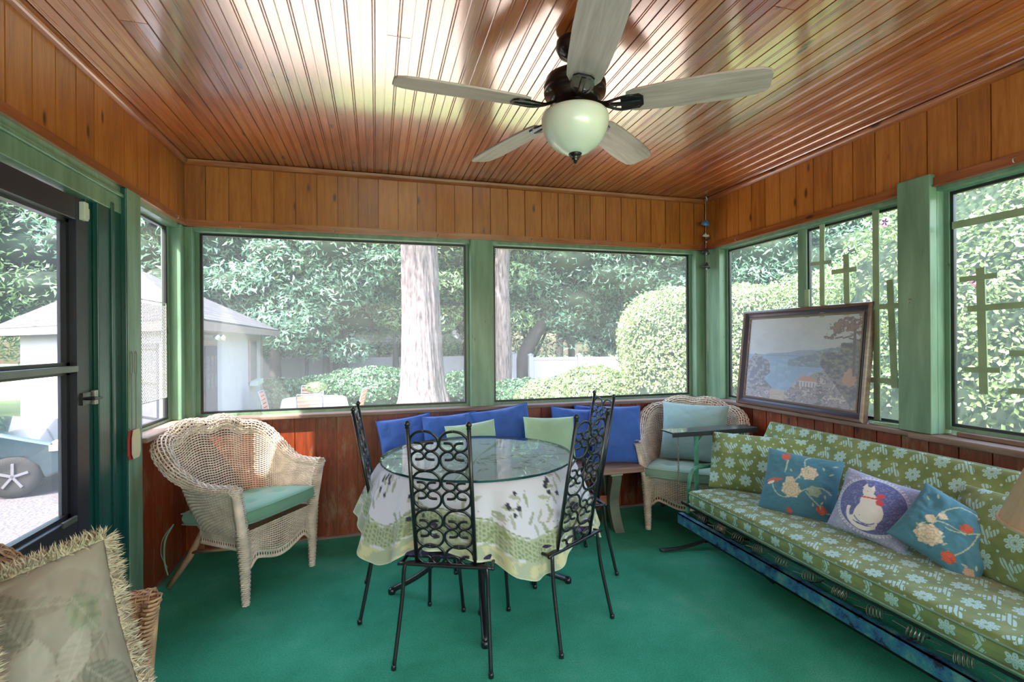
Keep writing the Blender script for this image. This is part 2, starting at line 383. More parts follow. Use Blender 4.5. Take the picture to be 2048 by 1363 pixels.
# outer roof of the porch
S('roof_overhang', MB().box(X0 - .25, X1 + .25, YN - .3, D + .45, ZC + .10, ZC + .22), W['sill'])
def groove_profile(w, bead=True, g=.004):
    """cross-section (across, proud) of a beaded board; proud 0 is the joint's bottom"""
    h = .010; e = .0032 if bead else .0030; p = [(-w / 2 + .0024, 0), (-w / 2 + e, h)]
    if bead: p += [(-.007, h), (-.0045, h - g), (-.002, h), (.002, h), (.0045, h - g), (.007, h)]
    return p + [(w / 2 - e, h), (w / 2 - .0024, 0)]
# ceiling boards, running towards the back wall; some rows are butted from two lengths
bw = (XR - XL) / 41
def ceil_board(y0, y1):
    b = MB(); b.prism([(x, -z) for x, z in groove_profile(bw, True)], lambda x, z, t: (x, t, z + .014), y0, y1); return b.mesh('plank')
cb_full = ceil_board(YN, D); splits = {3: 2.05, 13: 1.9, 9: .6, 22: .9, 27: 1.4, 31: .4, 36: 2.3, 38: 1.25, 17: .2}
cb_full.materials.append(W['ceil_wood'])
for i in range(41):
    segs = [(YN, D)] if i not in splits else [(YN, splits[i] - .0015), (splits[i] + .0015, D)]
    for k, (a, b) in enumerate(segs):
        me = cb_full if len(segs) == 1 else ceil_board(a, b)
        if len(segs) > 1: me.materials.append(W['ceil_wood'])
        o = bpy.data.objects.new('plank', me); C.objects.link(o); o.parent = ceil; o.location = (XL + bw * (i + .5), 0, ZC)
# vertical boards of the walls
PW = .1305
def vboard(w, h, along):
    b = MB(); pr = groove_profile(w, False)
    fn = (lambda a, p, t: (a, -p + .010, t)) if along == 'x' else (lambda a, p, t: (p - .010, a, t))
    b.prism(pr, fn, 0, h); me = b.mesh('plank'); return me
def boards(parent, along, a0, a1, z0, z1, const, phase, mat, flip=False):
    me = vboard(PW, z1 - z0, along); me.materials.append(mat); k0 = math.floor((a0 - phase) / PW)
    k = k0
    while phase + k * PW < a1 - .004:
        l = max(a0, phase + k * PW); r = min(a1, phase + (k + 1) * PW); k += 1
        if r - l < .012: continue
        m2 = me
        if r - l < PW - .002: m2 = vboard(r - l, z1 - z0, along); m2.materials.append(mat)
        o = bpy.data.objects.new('plank', m2); C.objects.link(o); o.parent = parent
        o.location = ((l + r) / 2, const, z0) if along == 'x' else (const, (l + r) / 2, z0)
        if flip: o.rotation_euler = (0, 0, PI)
VZ0, VZ1, LZ1 = 2.062, ZC - .0, .805
wb = S('wall_back', MB().box(X0, X1, D + .011, D + .10, VZ0 - .02, ZC + .014).box(X0, X1, D + .011, D + .10, 0, LZ1), W['wall_wood'])
boards(wb, 'x', XL, XR, VZ0, VZ1, D, -1.022, W['wall_wood'])
boards(wb, 'x', XL, XR, 0.0, LZ1, D, -.646 - 4 * PW, W['low_wood'])
wlft = S('wall_left', MB().box(XL - .10, XL - .011, YN, D, VZ0 - .02, ZC + .014).box(XL - .10, XL - .011, 2.835, D, 0, LZ1)
         .box(XL - .10, XL - .011, YN, 1.42, 0, LZ1), W['wall_wood'])
boards(wlft, 'y', YN, D, VZ0, VZ1, XL, 1.963, W['wall_wood'])
boards(wlft, 'y', 2.835, D, 0, LZ1, XL, 1.99, W['low_wood'])
boards(wlft, 'y', YN, 1.42, 0, LZ1, XL, 1.99, W['low_wood'])
wr = S('wall_right', MB().box(XR + .011, XR + .10, YN, D, VZ0 - .02, ZC + .014).box(XR + .011, XR + .10, YN, D, 0, LZ1), W['wall_wood'])
boards(wr, 'y', YN, D, VZ0, VZ1, XR, 1.667, W['wall_wood'], flip=True)
boards(wr, 'y', YN, D, 0, LZ1, XR, 1.67, W['low_wood'], flip=True)
wf = S('wall_front', MB().box(X0, X1, YN - .1, YN, 1.98, ZC + .014).box(X0, X1, YN - .1, YN, 0, .35).box(X0, X0 + .12, YN - .1, YN, .35, 1.98)
       .box(X1 - .12, X1, YN - .1, YN, .35, 1.98).box(.66, .75, YN - .1, YN, .35, 1.98), W['green'])  # wide openings added behind the camera to let in more daylight
# unseen block added left of the door to keep the sun off it
hw = MB().box(-7, -1.50, -9, 2.12, GZH - .6, 2.9); S('wall_sun_block', hw, W['teal'] if False else W['stuccoh'])
# crown mouldings (quarter round with a small fillet)
def crown(name, along, a0, a1, c, sgn, mat):
    r = .030; p = [(0, 0)] + [(r * (1 - math.sin(t) * .0) * math.cos(t), -r * math.sin(t)) for t in np.linspace(0, PI / 2, 7)]
    b = MB(); fn = (lambda u, z, t: (t, c + sgn * u, ZC + z)) if along == 'x' else (lambda u, z, t: (c + sgn * u, t, ZC + z))
    b.prism(p, fn, a0, a1); return S(name, b, mat)
crown('trim_1', 'x', XL, XR, D - .001, -1, W['trim_wood_x']); crown('trim_2', 'y', YN, D, XL + .001, 1, W['trim_wood']); crown('trim_3', 'y', YN, D, XR - .001, -1, W['trim_wood'])
# moulding below the upper boards
S('trim_4', MB().box(XL, XR, D - .014, D + .02, 2.030, 2.066).box(XL, XR, D - .022, D + .02, 2.024, 2.032), W['trim_wood_x'])
S('trim_5', MB().box(XL - .02, XL + .014, YN, D - .012, 2.030, 2.066).box(XL - .02, XL + .022, YN, D - .012, 2.024, 2.032), W['trim_wood'])
S('trim_6', MB().box(XR - .014, XR + .02, YN, 1.760, 2.028, 2.066).box(XR - .022, XR + .02, YN, 1.760, 2.022, 2.030)
  .box(XR - .014, XR + .02, 1.922, D - .012, 2.028, 2.066).box(XR - .022, XR + .02, 1.922, D - .012, 2.022, 2.030), W['trim_wood'])
# sills
S('trim_7', MB().box(XL, XR, D - .05, D + .10, .806, .832), W['sill'], bevel=.006)
S('trim_8', MB().box(XL - .10, XL + .05, 2.84, D - .05, .806, .832), W['sill_y'], bevel=.006)
S('trim_9', MB().box(XR - .055, XR + .10, YN, 1.86, .800, .832).box(XR - .04, XR + .10, 1.86, D - .05, .806, .832).box(XR + .03, XR + .11, YN, 1.70, .832, .856), W['sill_y'], bevel=.006)
S('baseboard_back', MB().box(XL, XR, D - .018, D, 0, .016), W['sill'])
S('baseboard_left', MB().box(XL, XL + .014, 2.835, D, 0, .014), W['sill_y'])
# heads above the openings (green), thin so that the windows sit close under the moulding
S('trim_10', MB().box(XL - .1, XR + .1, D + .012, D + .10, 2.000, 2.045), W['green'])
S('trim_11', MB().box(XL - .10, XL - .012, 2.84, D, 2.000, 2.045).box(XL - .10, XL - .012, YN, 1.42, 2.0, 2.045), W['green'])
S('trim_12', MB().box(XR + .012, XR + .10, YN, D, 2.005, 2.045), W['green'])
# posts
def post(n, x0, x1, y0, y1, z0=.83, z1=2.046, mat='green'): return S('trim_%d' % n, MB().box(x0, x1, y0, y1, z0, z1), W[mat], bevel=.004)
post(13, .655, .815, D - .012, D + .10, z1=2.064)
post(14, 2.515, XR + .10, D - .002, D + .10, .832, 2.024)
post(15, XR - .002, XR + .10, 3.320, D - .002, .832, 2.024)
post(16, XL - .10, XL + .002, 3.435, D + .0, .832, 2.024)
post(17, XL - .10, -1.098, D - .0005, D + .10, .832, 2.024)
post(18, XR - .036, XR + .012, 1.763, 1.918, .834, 2.085)
post(19, XR + .012, XR + .10, 1.763, 1.918, .832, 2.024)
post(20, XR - .002, XR + .10, .05, .2, .832, 2.024)
post(21, XL - .10, XL + .024, 2.700, 2.835, 0, 2.024, 'teal')
post(25, XL + .024, XL + .030, 2.700, 2.835, 0.0, 2.024)
post(22, XL - .10, XL + .010, 1.42, 1.50, 0, 2.024, 'teal')
# windows: outer frame, inner dark track, pane
def window(n, plane, c, a0, a1, z0, z1, mull=(), track='black_frame', parts=True):
    """plane 'x': spans x at y=c; plane 'y': spans y at x=c"""
    def bx(b, p0, p1, q0, q1, d0, d1): return b.box(p0, p1, c + d0, c + d1, q0, q1) if plane == 'x' else b.box(c + d0, c + d1, p0, p1, q0, q1)
    w = .022; b = MB(); sg = 1 if (plane == 'x' or c > 0) else -1
    d0, d1 = sorted((-.018 * sg, .02 * sg))
    for p in ((a0, a1, z1 - w, z1), (a0, a1, z0, z0 + w * .8), (a0, a0 + w, z0 + w * .8, z1 - w), (a1 - w, a1, z0 + w * .8, z1 - w)): bx(b, *p, d0, d1)
    o = S('window_%d' % n, b, W['green'])
    b = MB(); w2 = .014
    for l, r in zip([a0 + w] + [m + .03 for m in mull], [m - .03 for m in mull] + [a1 - w]):
        for p in ((l, r, z1 - w - w2, z1 - w), (l, r, z0 + w * .8, z0 + w * .8 + w2), (l, l + w2, z0 + w * .8 + w2, z1 - w - w2), (r - w2, r, z0 + w * .8 + w2, z1 - w - w2)): bx(b, *p, -.010, .010)
    b.build('track_frame', W[track], o)
    for m_ in mull: bm = MB(); bx(bm, m_ - .033, m_ + .033, z0 + w * .8, z1 - w, -.022, .018); bm.build('mullion', W['green'], o)
    for l, r in zip([a0 + w] + [m + .03 for m in mull], [m - .03 for m in mull] + [a1 - w]):
        bp = MB(); g = .004
        P = [(l + g, z0 + w), (r - g, z0 + w), (r - g, z1 - w - g), (l + g, z1 - w - g)]
        bp.add([(a, c, z) if plane == 'x' else (c, a, z) for a, z in P], [(0, 1, 2, 3)]); bp.build('pane', W['side_glass' if plane == 'y' and c < 0 else 'glass'], o)
    return o
ZW0, ZW1 = .850, 2.020
window(1, 'x', D + .075, -1.098, .655, ZW0 - .02, ZW1)
window(2, 'x', D + .075, .815, 2.515, ZW0 - .02, ZW1)
window(3, 'y', XL - .075, 2.835, 3.435, ZW0 - .02, ZW1)
window(4, 'y', XR + .075, 1.918, 3.320, ZW0 - .02, ZW1, mull=(2.59,))
window(5, 'y', XR + .075, .2, 1.763, ZW0 + .006, ZW1)
window(6, 'y', XR + .075, YN, .05, ZW0 + .006, ZW1)
window(7, 'y', XL - .075, YN, 1.42, ZW0 - .02, ZW1, mull=(-.2,))
# door in the left wall: dark frame, two lights
dX = XL - .055
door = S('door_1', MB().box(XL - .07, XL - .012, 2.372, 2.455, .03, 1.885), W['door_black'])
MB().box(XL - .07, XL - .012, 1.50, 1.59, .03, 1.885).build('stile', W['door_black'], door, bevel=.003)
MB().box(XL - .07, XL - .012, 1.59, 2.372, 1.795, 1.885).build('top_rail', W['door_black'], door, bevel=.003)
MB().box(XL - .07, XL - .012, 1.59, 2.372, .03, .612).build('bottom_panel', W['door_black'], door, bevel=.003)
MB().box(XL - .062, XL - .006, 1.59, 2.372, 1.188, 1.212).build('middle_rail', W['alum'], door, bevel=.002)
b = MB()
for z0, z1 in ((1.212, 1.795), (.612, 1.188)):
    b.box(dX - .012, dX + .018, 1.59, 2.372, z1 - .012, z1).box(dX - .012, dX + .018, 1.59, 2.372, z0, z0 + .014).box(dX - .012, dX + .018, 2.352, 2.372, z0, z1).box(dX - .012, dX + .018, 1.59, 1.605, z0, z1)
b.build('glazing_strip', W['black_frame'], door)
for z0, z1 in ((1.222, 1.785), (.622, 1.180)):
    MB().add([(dX, 1.6, z0), (dX, 2.36, z0), (dX, 2.36, z1), (dX, 1.6, z1)], [(0, 1, 2, 3)]).build('pane', W['door_glass'], door)
b = MB(); b.tube([(XL - .012, 2.425, 1.075), (XL + .03, 2.425, 1.075)], .007, 8).tube([(XL + .03, 2.40, 1.075), (XL + .03, 2.46, 1.075)], .006, 8).box(XL - .012, XL - .004, 2.395, 2.455, 1.05, 1.10)
b.build('latch_handle', W['iron'], door, smooth=False)
MB().box(XL - .012, XL + .006, 2.465, 2.490, 1.045, 1.105).build('strike_plate', W['steel'], door, bevel=.002)
MB().box(XL - .012, XL - .002, 2.26, 2.35, .600, .622).build('glazing_clip', W['alum'], door, bevel=.002)
# jamb mouldings beside and above the door
S('trim_23', MB().box(XL - .10, XL - .018, 2.458, 2.700, 0, 1.93).box(XL - .018, XL + .004, 2.500, 2.600, 0, 1.93).box(XL - .018, XL + .012, 2.600, 2.622, 0, 1.93).box(XL - .018, XL + .002, 2.622, 2.70, 0, 1.93), W['teal'], bevel=.003)
S('trim_24', MB().box(XL - .10, XL + .006, 1.50, 2.70, 1.90, 1.975).box(XL - .10, XL + .016, 1.50, 2.70, 1.975, 1.992).box(XL - .10, XL + .003, 1.50, 2.70, 1.992, 2.026), W['green'], bevel=.003)
# two-piece contact sensor on the door head
sn = thing('door_sensor', 'small white plastic contact sensor at the top corner of the dark door', 'sensor', (XL - .012, 2.402, 1.80))
MB().box(0, .022, -.012, .018, 0, .075).build('housing', W['white'], sn, bevel=.004)
MB().box(0, .016, .024, .036, .012, .055).build('magnet', W['white'], sn, bevel=.002)
# cup hooks in the mouldings
def hook(x, y, z, rz, lab):
    b = MB(); P = spline([(0, 0, 0), (0, -.012, 0), (0, -.022, -.006), (0, -.020, -.018), (0, -.010, -.018)], 4); b.tube(P, .0022, 6)
    b.build('cup_hook', W['steel'], smooth=True, label=lab, cat='hook', group='cup hooks in the window mouldings', loc=(x, y, z), rot=(0, 0, rz))
for x, lab in ((-.821, 'small metal cup hook at the left end of the back window moulding'), (-.263, 'small metal cup hook over the middle of the left back window'),
               (.425, 'small metal cup hook just left of the post between the back windows'), (1.112, 'small metal cup hook over the left part of the right back window'),
               (1.62, 'small metal cup hook over the middle of the right back window'), (2.174, 'small metal cup hook over the right part of the right back window')):
    hook(x, D - .014, 2.046, 0, lab)
hook(XL + .014, 3.302, 2.046, PI / 2, 'small metal cup hook in the left wall moulding by the corner')
hook(XR - .014, 3.098, 2.046, -PI / 2, 'small metal cup hook in the right wall moulding near the wind chime')
hook(XR - .014, 1.44, 2.046, -PI / 2, 'metal cup hook in the right wall moulding at the top right corner of the photo')
hook(XR - .036, 1.85, 1.49, -PI / 2, 'dark cup hook halfway up the broad green post')

# expanded-metal grille in the left window
g = thing('metal_grille', 'grey expanded metal mesh panel leaning inside the left window', 'mesh panel', (XL - .035, 2.915, .985))
b = MB(); w, h = .40, .545; cw, ch = .020, .0182
nx, nz = int(w / cw), int(h / ch)
P = []
for i in range(nz):
    for s_ in (0, 1):
        a = np.arange(nx + 1) * cw; zz = i * ch + ch * (((np.arange(nx + 1) + s_) % 2)) ; P.append(np.stack([np.zeros(nx + 1), a, zz], 1))
P = np.array(P); N = np.zeros_like(P); N[..., 0] = 1; B = np.zeros_like(P); B[..., 2] = 1
b.tubes(P, N, B, .0013, .0013, 4); mg = b.build('mesh_strands', W['steel'], g); mg['kind'] = 'stuff'
MB().tube([(0, 0, 0), (0, w, 0), (0, w, h), (0, 0, h)], .004, 6, True).build('edge_wire', W['steel'], g)

# fly swatters hanging from the post
for k, (dy, c, lab) in enumerate(((0, lin(170, 50, 50), 'red fly swatter hanging on the green post, behind the beige one'), (.022, lin(206, 196, 160), 'beige fly swatter hanging on the green post in front of the red one'))):
    mt = plain('swatter_plastic_%d' % k, c, .45, .05)
    s_ = thing('fly_swatter', lab, 'fly swatter', (XL + .036 + .008 * k, 2.712 + dy, 1.255), group='fly swatters on the post')
    MB().tube(spline([(0, -.008, 0), (0, -.010, -.09), (0, -.002, -.12), (0, 0, -.36)], 5), .0022, 6).tube(spline([(0, .008, 0), (0, .010, -.09), (0, .002, -.12), (0, 0, -.36)], 5), .0022, 6).tube([(0, -.008, 0), (0, 0, .008), (0, .008, 0)], .0022, 6).build('wire_handle', W['steel'], s_)
    pl = [(-.030, -.36), (.030, -.36), (.042, -.40), (.042, -.47), (.028, -.495), (-.028, -.495), (-.042, -.47), (-.042, -.40)]
    MB().prism(pl, lambda a, z, t: (t, a, z), -.0015, .0015).build('flap', mt, s_)

# wind chime in the far right corner
wc = thing('wind_chime', 'wind chime string of small metal bells and birds in the far right corner', 'wind chime', (2.540, 3.40, ZC - .03))
MB().tube([(0, 0, .02), (0, 0, -1.46)], .0013, 5).tube([(.014, 0, -.42), (.012, 0, -1.2)], .001, 5).build('string', W['steel'], wc)
MB().tube(spline([(0, 0, .03), (.01, 0, .02), (.012, 0, 0), (0, 0, -.01)], 4), .003, 6).build('hanging_hook', W['steel'], wc)
mtb = plain('blue_glaze', lin(70, 130, 175), .25, .2, 30, coat=.6); mtd = plain('dark_bell_metal', lin(86, 88, 96), .35, .2, metal=.6)
MB().lathe([(.001, .02), (.012, .015), (.03, -.002), (.038, -.018), (.036, -.018), (.001, -.008)], (0, 0, -.175), 20, rotm('X', .5)).build('glazed_dish', mtb, wc, True)
MB().prism([(-.03, 0), (-.02, .012), (-.012, .012), (-.004, .026), (.006, .012), (.022, .014), (.03, 0), (.01, -.004), (-.01, -.004)], lambda a, z, t: (a, t, z - .285), -.004, .004).build('white_bird', W['white'], wc)
MB().prism([(-.034, -.012), (.0, .006), (.034, .02), (.03, .006), (.004, -.016)], lambda a, z, t: (a + .012, t, z - .305), -.003, .003).build('dark_wing', mtd, wc)
for dx, z, r in ((.001, -.405, .032), (.002, -.52, .034)):
    MB().lathe([(.003, .03), (.010, .02), (.020, .0), (r, -.014), (r * .96, -.016), (.012, -.004), (.002, .01)], (dx, 0, z), 20, rotm('Y', .25)).build('cone_bell', mtd, wc, True)
for z in (-.33, -.425, -.545): MB().lathe([(0, .008), (.007, 0), (0, -.008)], (.004, 0, z), 10).build('white_bead', W['white'], wc, True)

# painted lath strips fixed across the right-hand windows
def lath(label, strips, X):
    t = thing('lath_lattice', label, 'lattice', (X, 0, 0), group=None)
    for k, (y0, z0, y1, z1, w_) in enumerate(strips):
        hx = -.0066 * (abs(y1 - y0) > abs(z1 - z0)) + .0002 * k; MB().bar((hx, y0, z0), (hx, y1, z1), w_, .006, up=(1, 0, 0)).build('strip', W['lath'], t)
W['lath'] = plain('lath_green_paint', lin(150, 172, 140), .6, .15, 12)
lath('pale green lath strips crossing in the window behind the framed painting',
     [(2.431, 2.00, 2.436, .86, .034), (2.545, 1.61, 2.54, .86, .032), (2.271, 1.789, 2.262, .86, .036), (2.093, 2.00, 2.092, .85, .036), (2.018, 1.61, 1.996, 1.034, .034),
      (2.51, 1.766, 2.361, 1.759, .022), (2.361, 1.696, 2.2, 1.694, .028), (2.131, 1.468, 1.954, 1.469, .028), (2.131, 1.069, 1.975, 1.069, .030)], XR + .045)
lath('green lath crosses in the window right of the broad green post',
     [(1.719, 1.83, 1.0, 1.83, .034), (1.611, 1.615, 1.601, 1.041, .034), (1.690, 1.570, 1.543, 1.572, .024), (1.659, 1.430, 1.10, 1.445, .028), (1.675, 1.150, 1.535, 1.153, .024),
      (1.502, 1.229, 1.1, 1.232, .026), (1.507, 1.066, 1.2, 1.073, .026), (1.2, 1.7, 1.19, .95, .034)], XR + .052)
b = MB()
t = thing('lath_offcuts', 'short green lath strips lying on the sill under the window', 'wood strip', (0, 0, 0))
for k, (y0, y1) in enumerate(((1.93, 2.10), (1.935, 2.06), (1.94, 2.09))):
    MB().bar((XR - .01 + .012 * k, y0, .836 + .006 * k), (XR + .005 - .01 * k, y1, .836 + .006 * k), .022, .005).build('strip', W['lath'], t)

# ------------------------------------------------------------------ ceiling fan
fan = thing('ceiling_fan', 'five-blade ceiling fan with dark motor and frosted glass light bowl', 'ceiling fan', (.728, 1.735, -.018))
W['motor'] = plain('oil_bronze', lin(40, 34, 34), .28, .2, 20, metal=.7, coat=.5)
W['blade'] = wood('greyed_oak_blade', lin(124, 110, 104), lin(164, 148, 140), lin(190, 174, 166), 'x', .45, .25, .2, knots=False, bump=.15)
W['bowl'] = plain('frosted_glass', lin(214, 220, 204), .35, .02, sss=.2, coat=.4)
MB().lathe([(.0, ZC + .001), (.068, ZC + .001), (.070, ZC - .02), (.058, ZC - .045), (.030, ZC - .062), (.016, ZC - .066), (0.012, ZC - .066)], (0, 0, 0), 32).build('canopy', W['motor'], fan, True)
MB().lathe([(.012, ZC - .05), (.012, 2.33), (.03, 2.325), (.034, 2.31)], (0, 0, 0), 16).build('downrod', W['motor'], fan, True)
MB().lathe([(.034, 2.325), (.075, 2.318), (.108, 2.298), (.116, 2.275), (.116, 2.262), (.110, 2.258), (.117, 2.252), (.114, 2.236), (.096, 2.226), (.100, 2.220), (.086, 2.205), (.05, 2.196), (.0, 2.196)], (0, 0, 0), 40).build('motor_housing', W['motor'], fan, True)
MB().lathe([(.05, 2.198), (.058, 2.19), (.058, 2.165), (.07, 2.158), (.085, 2.150), (.02, 2.150)], (0, 0, 0), 32).build('switch_cup', W['motor'], fan, True)
MB().lathe([(.118, 2.166), (.122, 2.162), (.126, 2.150), (.125, 2.125), (.118, 2.100), (.103, 2.070), (.082, 2.045), (.062, 2.035), (.056, 2.028), (.030, 2.018), (.0, 2.014)], (0, 0, 0), 48).build('glass_bowl', W['bowl'], fan, True)
MB().lathe([(.0, 2.022), (.026, 2.018), (.022, 2.010), (.012, 2.004), (.014, 1.998), (.008, 1.990), (.005, 1.982), (0, 1.980)], (0, 0, 0), 20).build('finial', W['motor'], fan, True)
BL = [(.0, .045), (.03, .058), (.12, .066), (.28, .071), (.38, .070), (.44, .064), (.468, .052), (.478, .035)]
poly = [(x, y) for x, y in BL] + [(x, -y) for x, y in BL[::-1]]
bm_ = MB().prism([(x + .19, y) for x, y in poly], lambda a, c_, t: (a, c_, t), -.004, .004).mesh('blade'); bm_.materials.append(W['blade'])
iron = MB()
for s_ in (-1, 1): iron.tube(spline([(.085, 0, .012), (.12, s_ * .012, -.002), (.16, s_ * .03, -.008), (.20, s_ * .034, -.007), (.235, s_ * .02, -.007)], 5), .007, 6, flat=.6)
iron.tube(spline([(.08, 0, .015), (.13, 0, -.004), (.19, 0, -.010), (.24, 0, -.008)], 5), .010, 6, flat=.6)
iron.prism([(.17, -.036), (.235, -.036), (.25, -.02), (.25, .02), (.235, .036), (.17, .036)], lambda a, c_, t: (a, c_, t), -.010, -.004)
im = iron.mesh('blade_iron'); im.materials.append(W['motor'])
for k in range(5):
    a = R(-105 + 72 * k); M_ = Matrix.Rotation(a, 4, 'Z') @ Matrix.Rotation(R(-12), 4, 'X')
    for me, nm in ((bm_, 'blade'), (im, 'blade_iron')):
        o = bpy.data.objects.new(nm, me); C.objects.link(o); o.parent = fan; o.matrix_local = Matrix.Translation((0, 0, 2.188)) @ M_
        if nm == 'blade': bv = o.modifiers.new('b', 'BEVEL'); bv.width = .002; bv.segments = 2

# ------------------------------------------------------------------ framed painting leaning on the sill
def picture(w, h, nx=330, ny=230):
    u, v = np.meshgrid(np.linspace(0, 1, nx), np.linspace(0, 1, ny), indexing='ij'); c = np.zeros((nx, ny, 3))
    n1 = fbm(u * 9, v * 9, 1); n2 = fbm(u * 40, v * 40, 5); n3 = fbm(u * 14, v * 26, 9); L = lambda *a: np.array(lin(*a))
    sky_ = L(150, 162, 184)[None, None] * (1 - v[..., None]) * 1.1 + L(172, 178, 190)[None, None] * v[..., None]
    c[:] = sky_ + (n1[..., None] - .5) * .10 + np.array([.03, .02, 0]) * (vnoise(u * 5, v * 4, 3)[..., None])
    def put(m, col, a=1.0): m = np.clip(m, 0, 1)[..., None] * a; c[:] = c * (1 - m) + np.asarray(col) * m
    water = (v < .55).astype(float); put(water, L(120, 150, 184)); put(((v < .5) & (n3 > .55)).astype(float), L(140, 168, 196), .6)
    ridge = .56 + .10 * np.clip((u - .15) / .8, 0, 1) ** 1.2 + .03 * (fbm(u * 12, u * 0, 11) - .5); put(((v < ridge) & (v > .53 - .05 * (u > .5)) & (u > .2)).astype(float), L(110, 128, 160), .75)
    ridge2 = .50 + .20 * np.clip((u - .45) / .5, 0, 1) + .06 * (fbm(u * 18, u * 3, 12) - .5); put(((v < ridge2) & (v > .42) & (u > .42)).astype(float), L(84, 104, 122), .7)
    put(((v < ridge2) & (v > .42) & (u > .42) & (n2 > .6)).astype(float), L(150, 150, 158), .6)
    shore = .30 - .20 * np.exp(-((u - .36) / .14) ** 2) + .10 * (u > .55) * np.clip((u - .55) / .2, 0, 1) + .05 * (n1 - .5)
    g = (v < shore).astype(float); put(g, L(140, 130, 134))
    put(g * (n2 > .52), L(96, 90, 110)); put(g * (n2 > .62), L(176, 168, 160)); put(g * (n3 < .36), L(84, 92, 90))
    lb = (((u - .10) / .16) ** 2 + ((v - .33) / .20) ** 2 < .8 + (n1 - .5) * 1.6).astype(float); put(lb, L(92, 96, 112)); put(lb * (n2 > .55), L(140, 140, 150))
    rb = ((u > .70 - .1 * (v < .3)) & (v < .58 + .12 * (u > .85) + (n1 - .5) * .15) & (u > .98 - v * .62)).astype(float); put(rb, L(84, 84, 92)); put(rb * (n2 > .55), L(120, 112, 100)); put(rb * (n2 < .40), L(56, 58, 66))
    put((((u - .93) / .05) ** 2 + ((v - .33) / .10) ** 2 < .8 + (n2 - .5)).astype(float), L(176, 124, 92), .8)
    trunk = (np.abs(u - (.955 - .03 * (v - .4))) < .010).astype(float) * (v > .35) * (v < .86); put(trunk, L(70, 52, 50))
    for a, b, sl in ((.80, .86, .25), (.86, .95, .4), (.90, .99, -.3)): put(((np.abs(v - (.74 + sl * (u - a))) < .008) & (u > a) & (u < b)).astype(float), L(72, 54, 52))
    cr = np.zeros_like(u)
    for cx, cy, rx_, ry in ((.80, .84, .07, .07), (.88, .90, .08, .07), (.95, .86, .08, .09), (.76, .76, .05, .04), (.99, .92, .06, .07)): cr = np.maximum(cr, ((u - cx) / rx_) ** 2 + ((v - cy) / ry) ** 2 < .9 + (n2 - .5) * 1.8)
    put(cr * (n2 > .40), L(88, 62, 62)); put(cr * (n2 > .60), L(128, 96, 90), .8)
    put(((np.abs(u - .34) < .07) & (v < .10 + .08 * vnoise(u * 8, v * 3, 4)) ).astype(float), L(186, 166, 148), .7)
    hb = ((np.abs(u - .60) < .075) & (v > .20) & (v < .265)).astype(float); put(hb, L(190, 184, 186)); put(hb * (np.sin(u * 240) > .4) * (v < .25), L(120, 110, 120))
    put(((v >= .262) & (v < .315) & (np.abs(u - .60) < .085 - (v - .262) * .7)).astype(float), L(176, 122, 98))
    P = np.stack([(u - .5) * w, np.zeros_like(u), v * h], -1)
    return P, np.clip((c * .62 + .38 * np.array(lin(150, 152, 172))) * 1.45 + (fbm(u * 60, v * 60, 77)[..., None] - .5) * .05, .01, .9).reshape(-1, 3)
pw, ph = .985, .672
pic = thing('framed_painting', 'large framed landscape painting of a lake leaning against the window', 'painting', (2.560, 2.595, .8335), rot=None)
pic.rotation_euler = Euler((R(-6.5), 0, R(-90)), 'XYZ')
W['frame_wood'] = wood('brown_frame_wood', lin(70, 48, 44), lin(112, 84, 72), lin(150, 120, 100), 'x', .35, .5, .2, knots=False, rand=False)
W['frame_dark'] = plain('dark_frame_cove', lin(66, 60, 78), .35, .15)
def mould(b, w, h, prof):
    for i in range(4):
        pts = [(-w / 2, 0), (w / 2, 0), (w / 2, h), (-w / 2, h)]; (x0, z0), (x1, z1) = pts[i], pts[(i + 1) % 4]
        cx, cz = 0, h / 2; V = []
        for X, Z in ((x0, z0), (x1, z1)):
            sx, sz = (1 if X < 0 else -1), (1 if Z < cz else -1)
            V.append([(X + sx * o_, y, Z + sz * o_) for o_, y in prof])
        b.grid(np.array(V), flip=True)
b = MB(); mould(b, pw, ph, [(0, .028), (0, -.004), (.004, -.010), (.016, -.012), (.020, -.006)]); b.build('outer_frame', W['frame_wood'], pic)
b = MB(); mould(b, pw, ph, [(.020, -.006), (.030, .004), (.042, .012), (.050, .012)]); b.build('frame_cove', W['frame_dark'], pic)
b = MB(); mould(b, pw, ph, [(.050, .012), (.051, .008), (.060, .008), (.062, .016)]); b.build('inner_lip', W['frame_wood'], pic)
P_, c_ = picture(pw - .11, ph - .11); P_[..., 1] = .015; P_[..., 2] += .055; b = MB().grid(P_, col=c_)
W['oil'] = painted('oil_paint', .45, .25, 120); b.build('canvas', W['oil'], pic, col=True, smooth=True)
MB().box(-pw / 2 + .01, pw / 2 - .01, .018, .026, .01, ph - .01).build('backing_board', W['frame_wood'], pic)

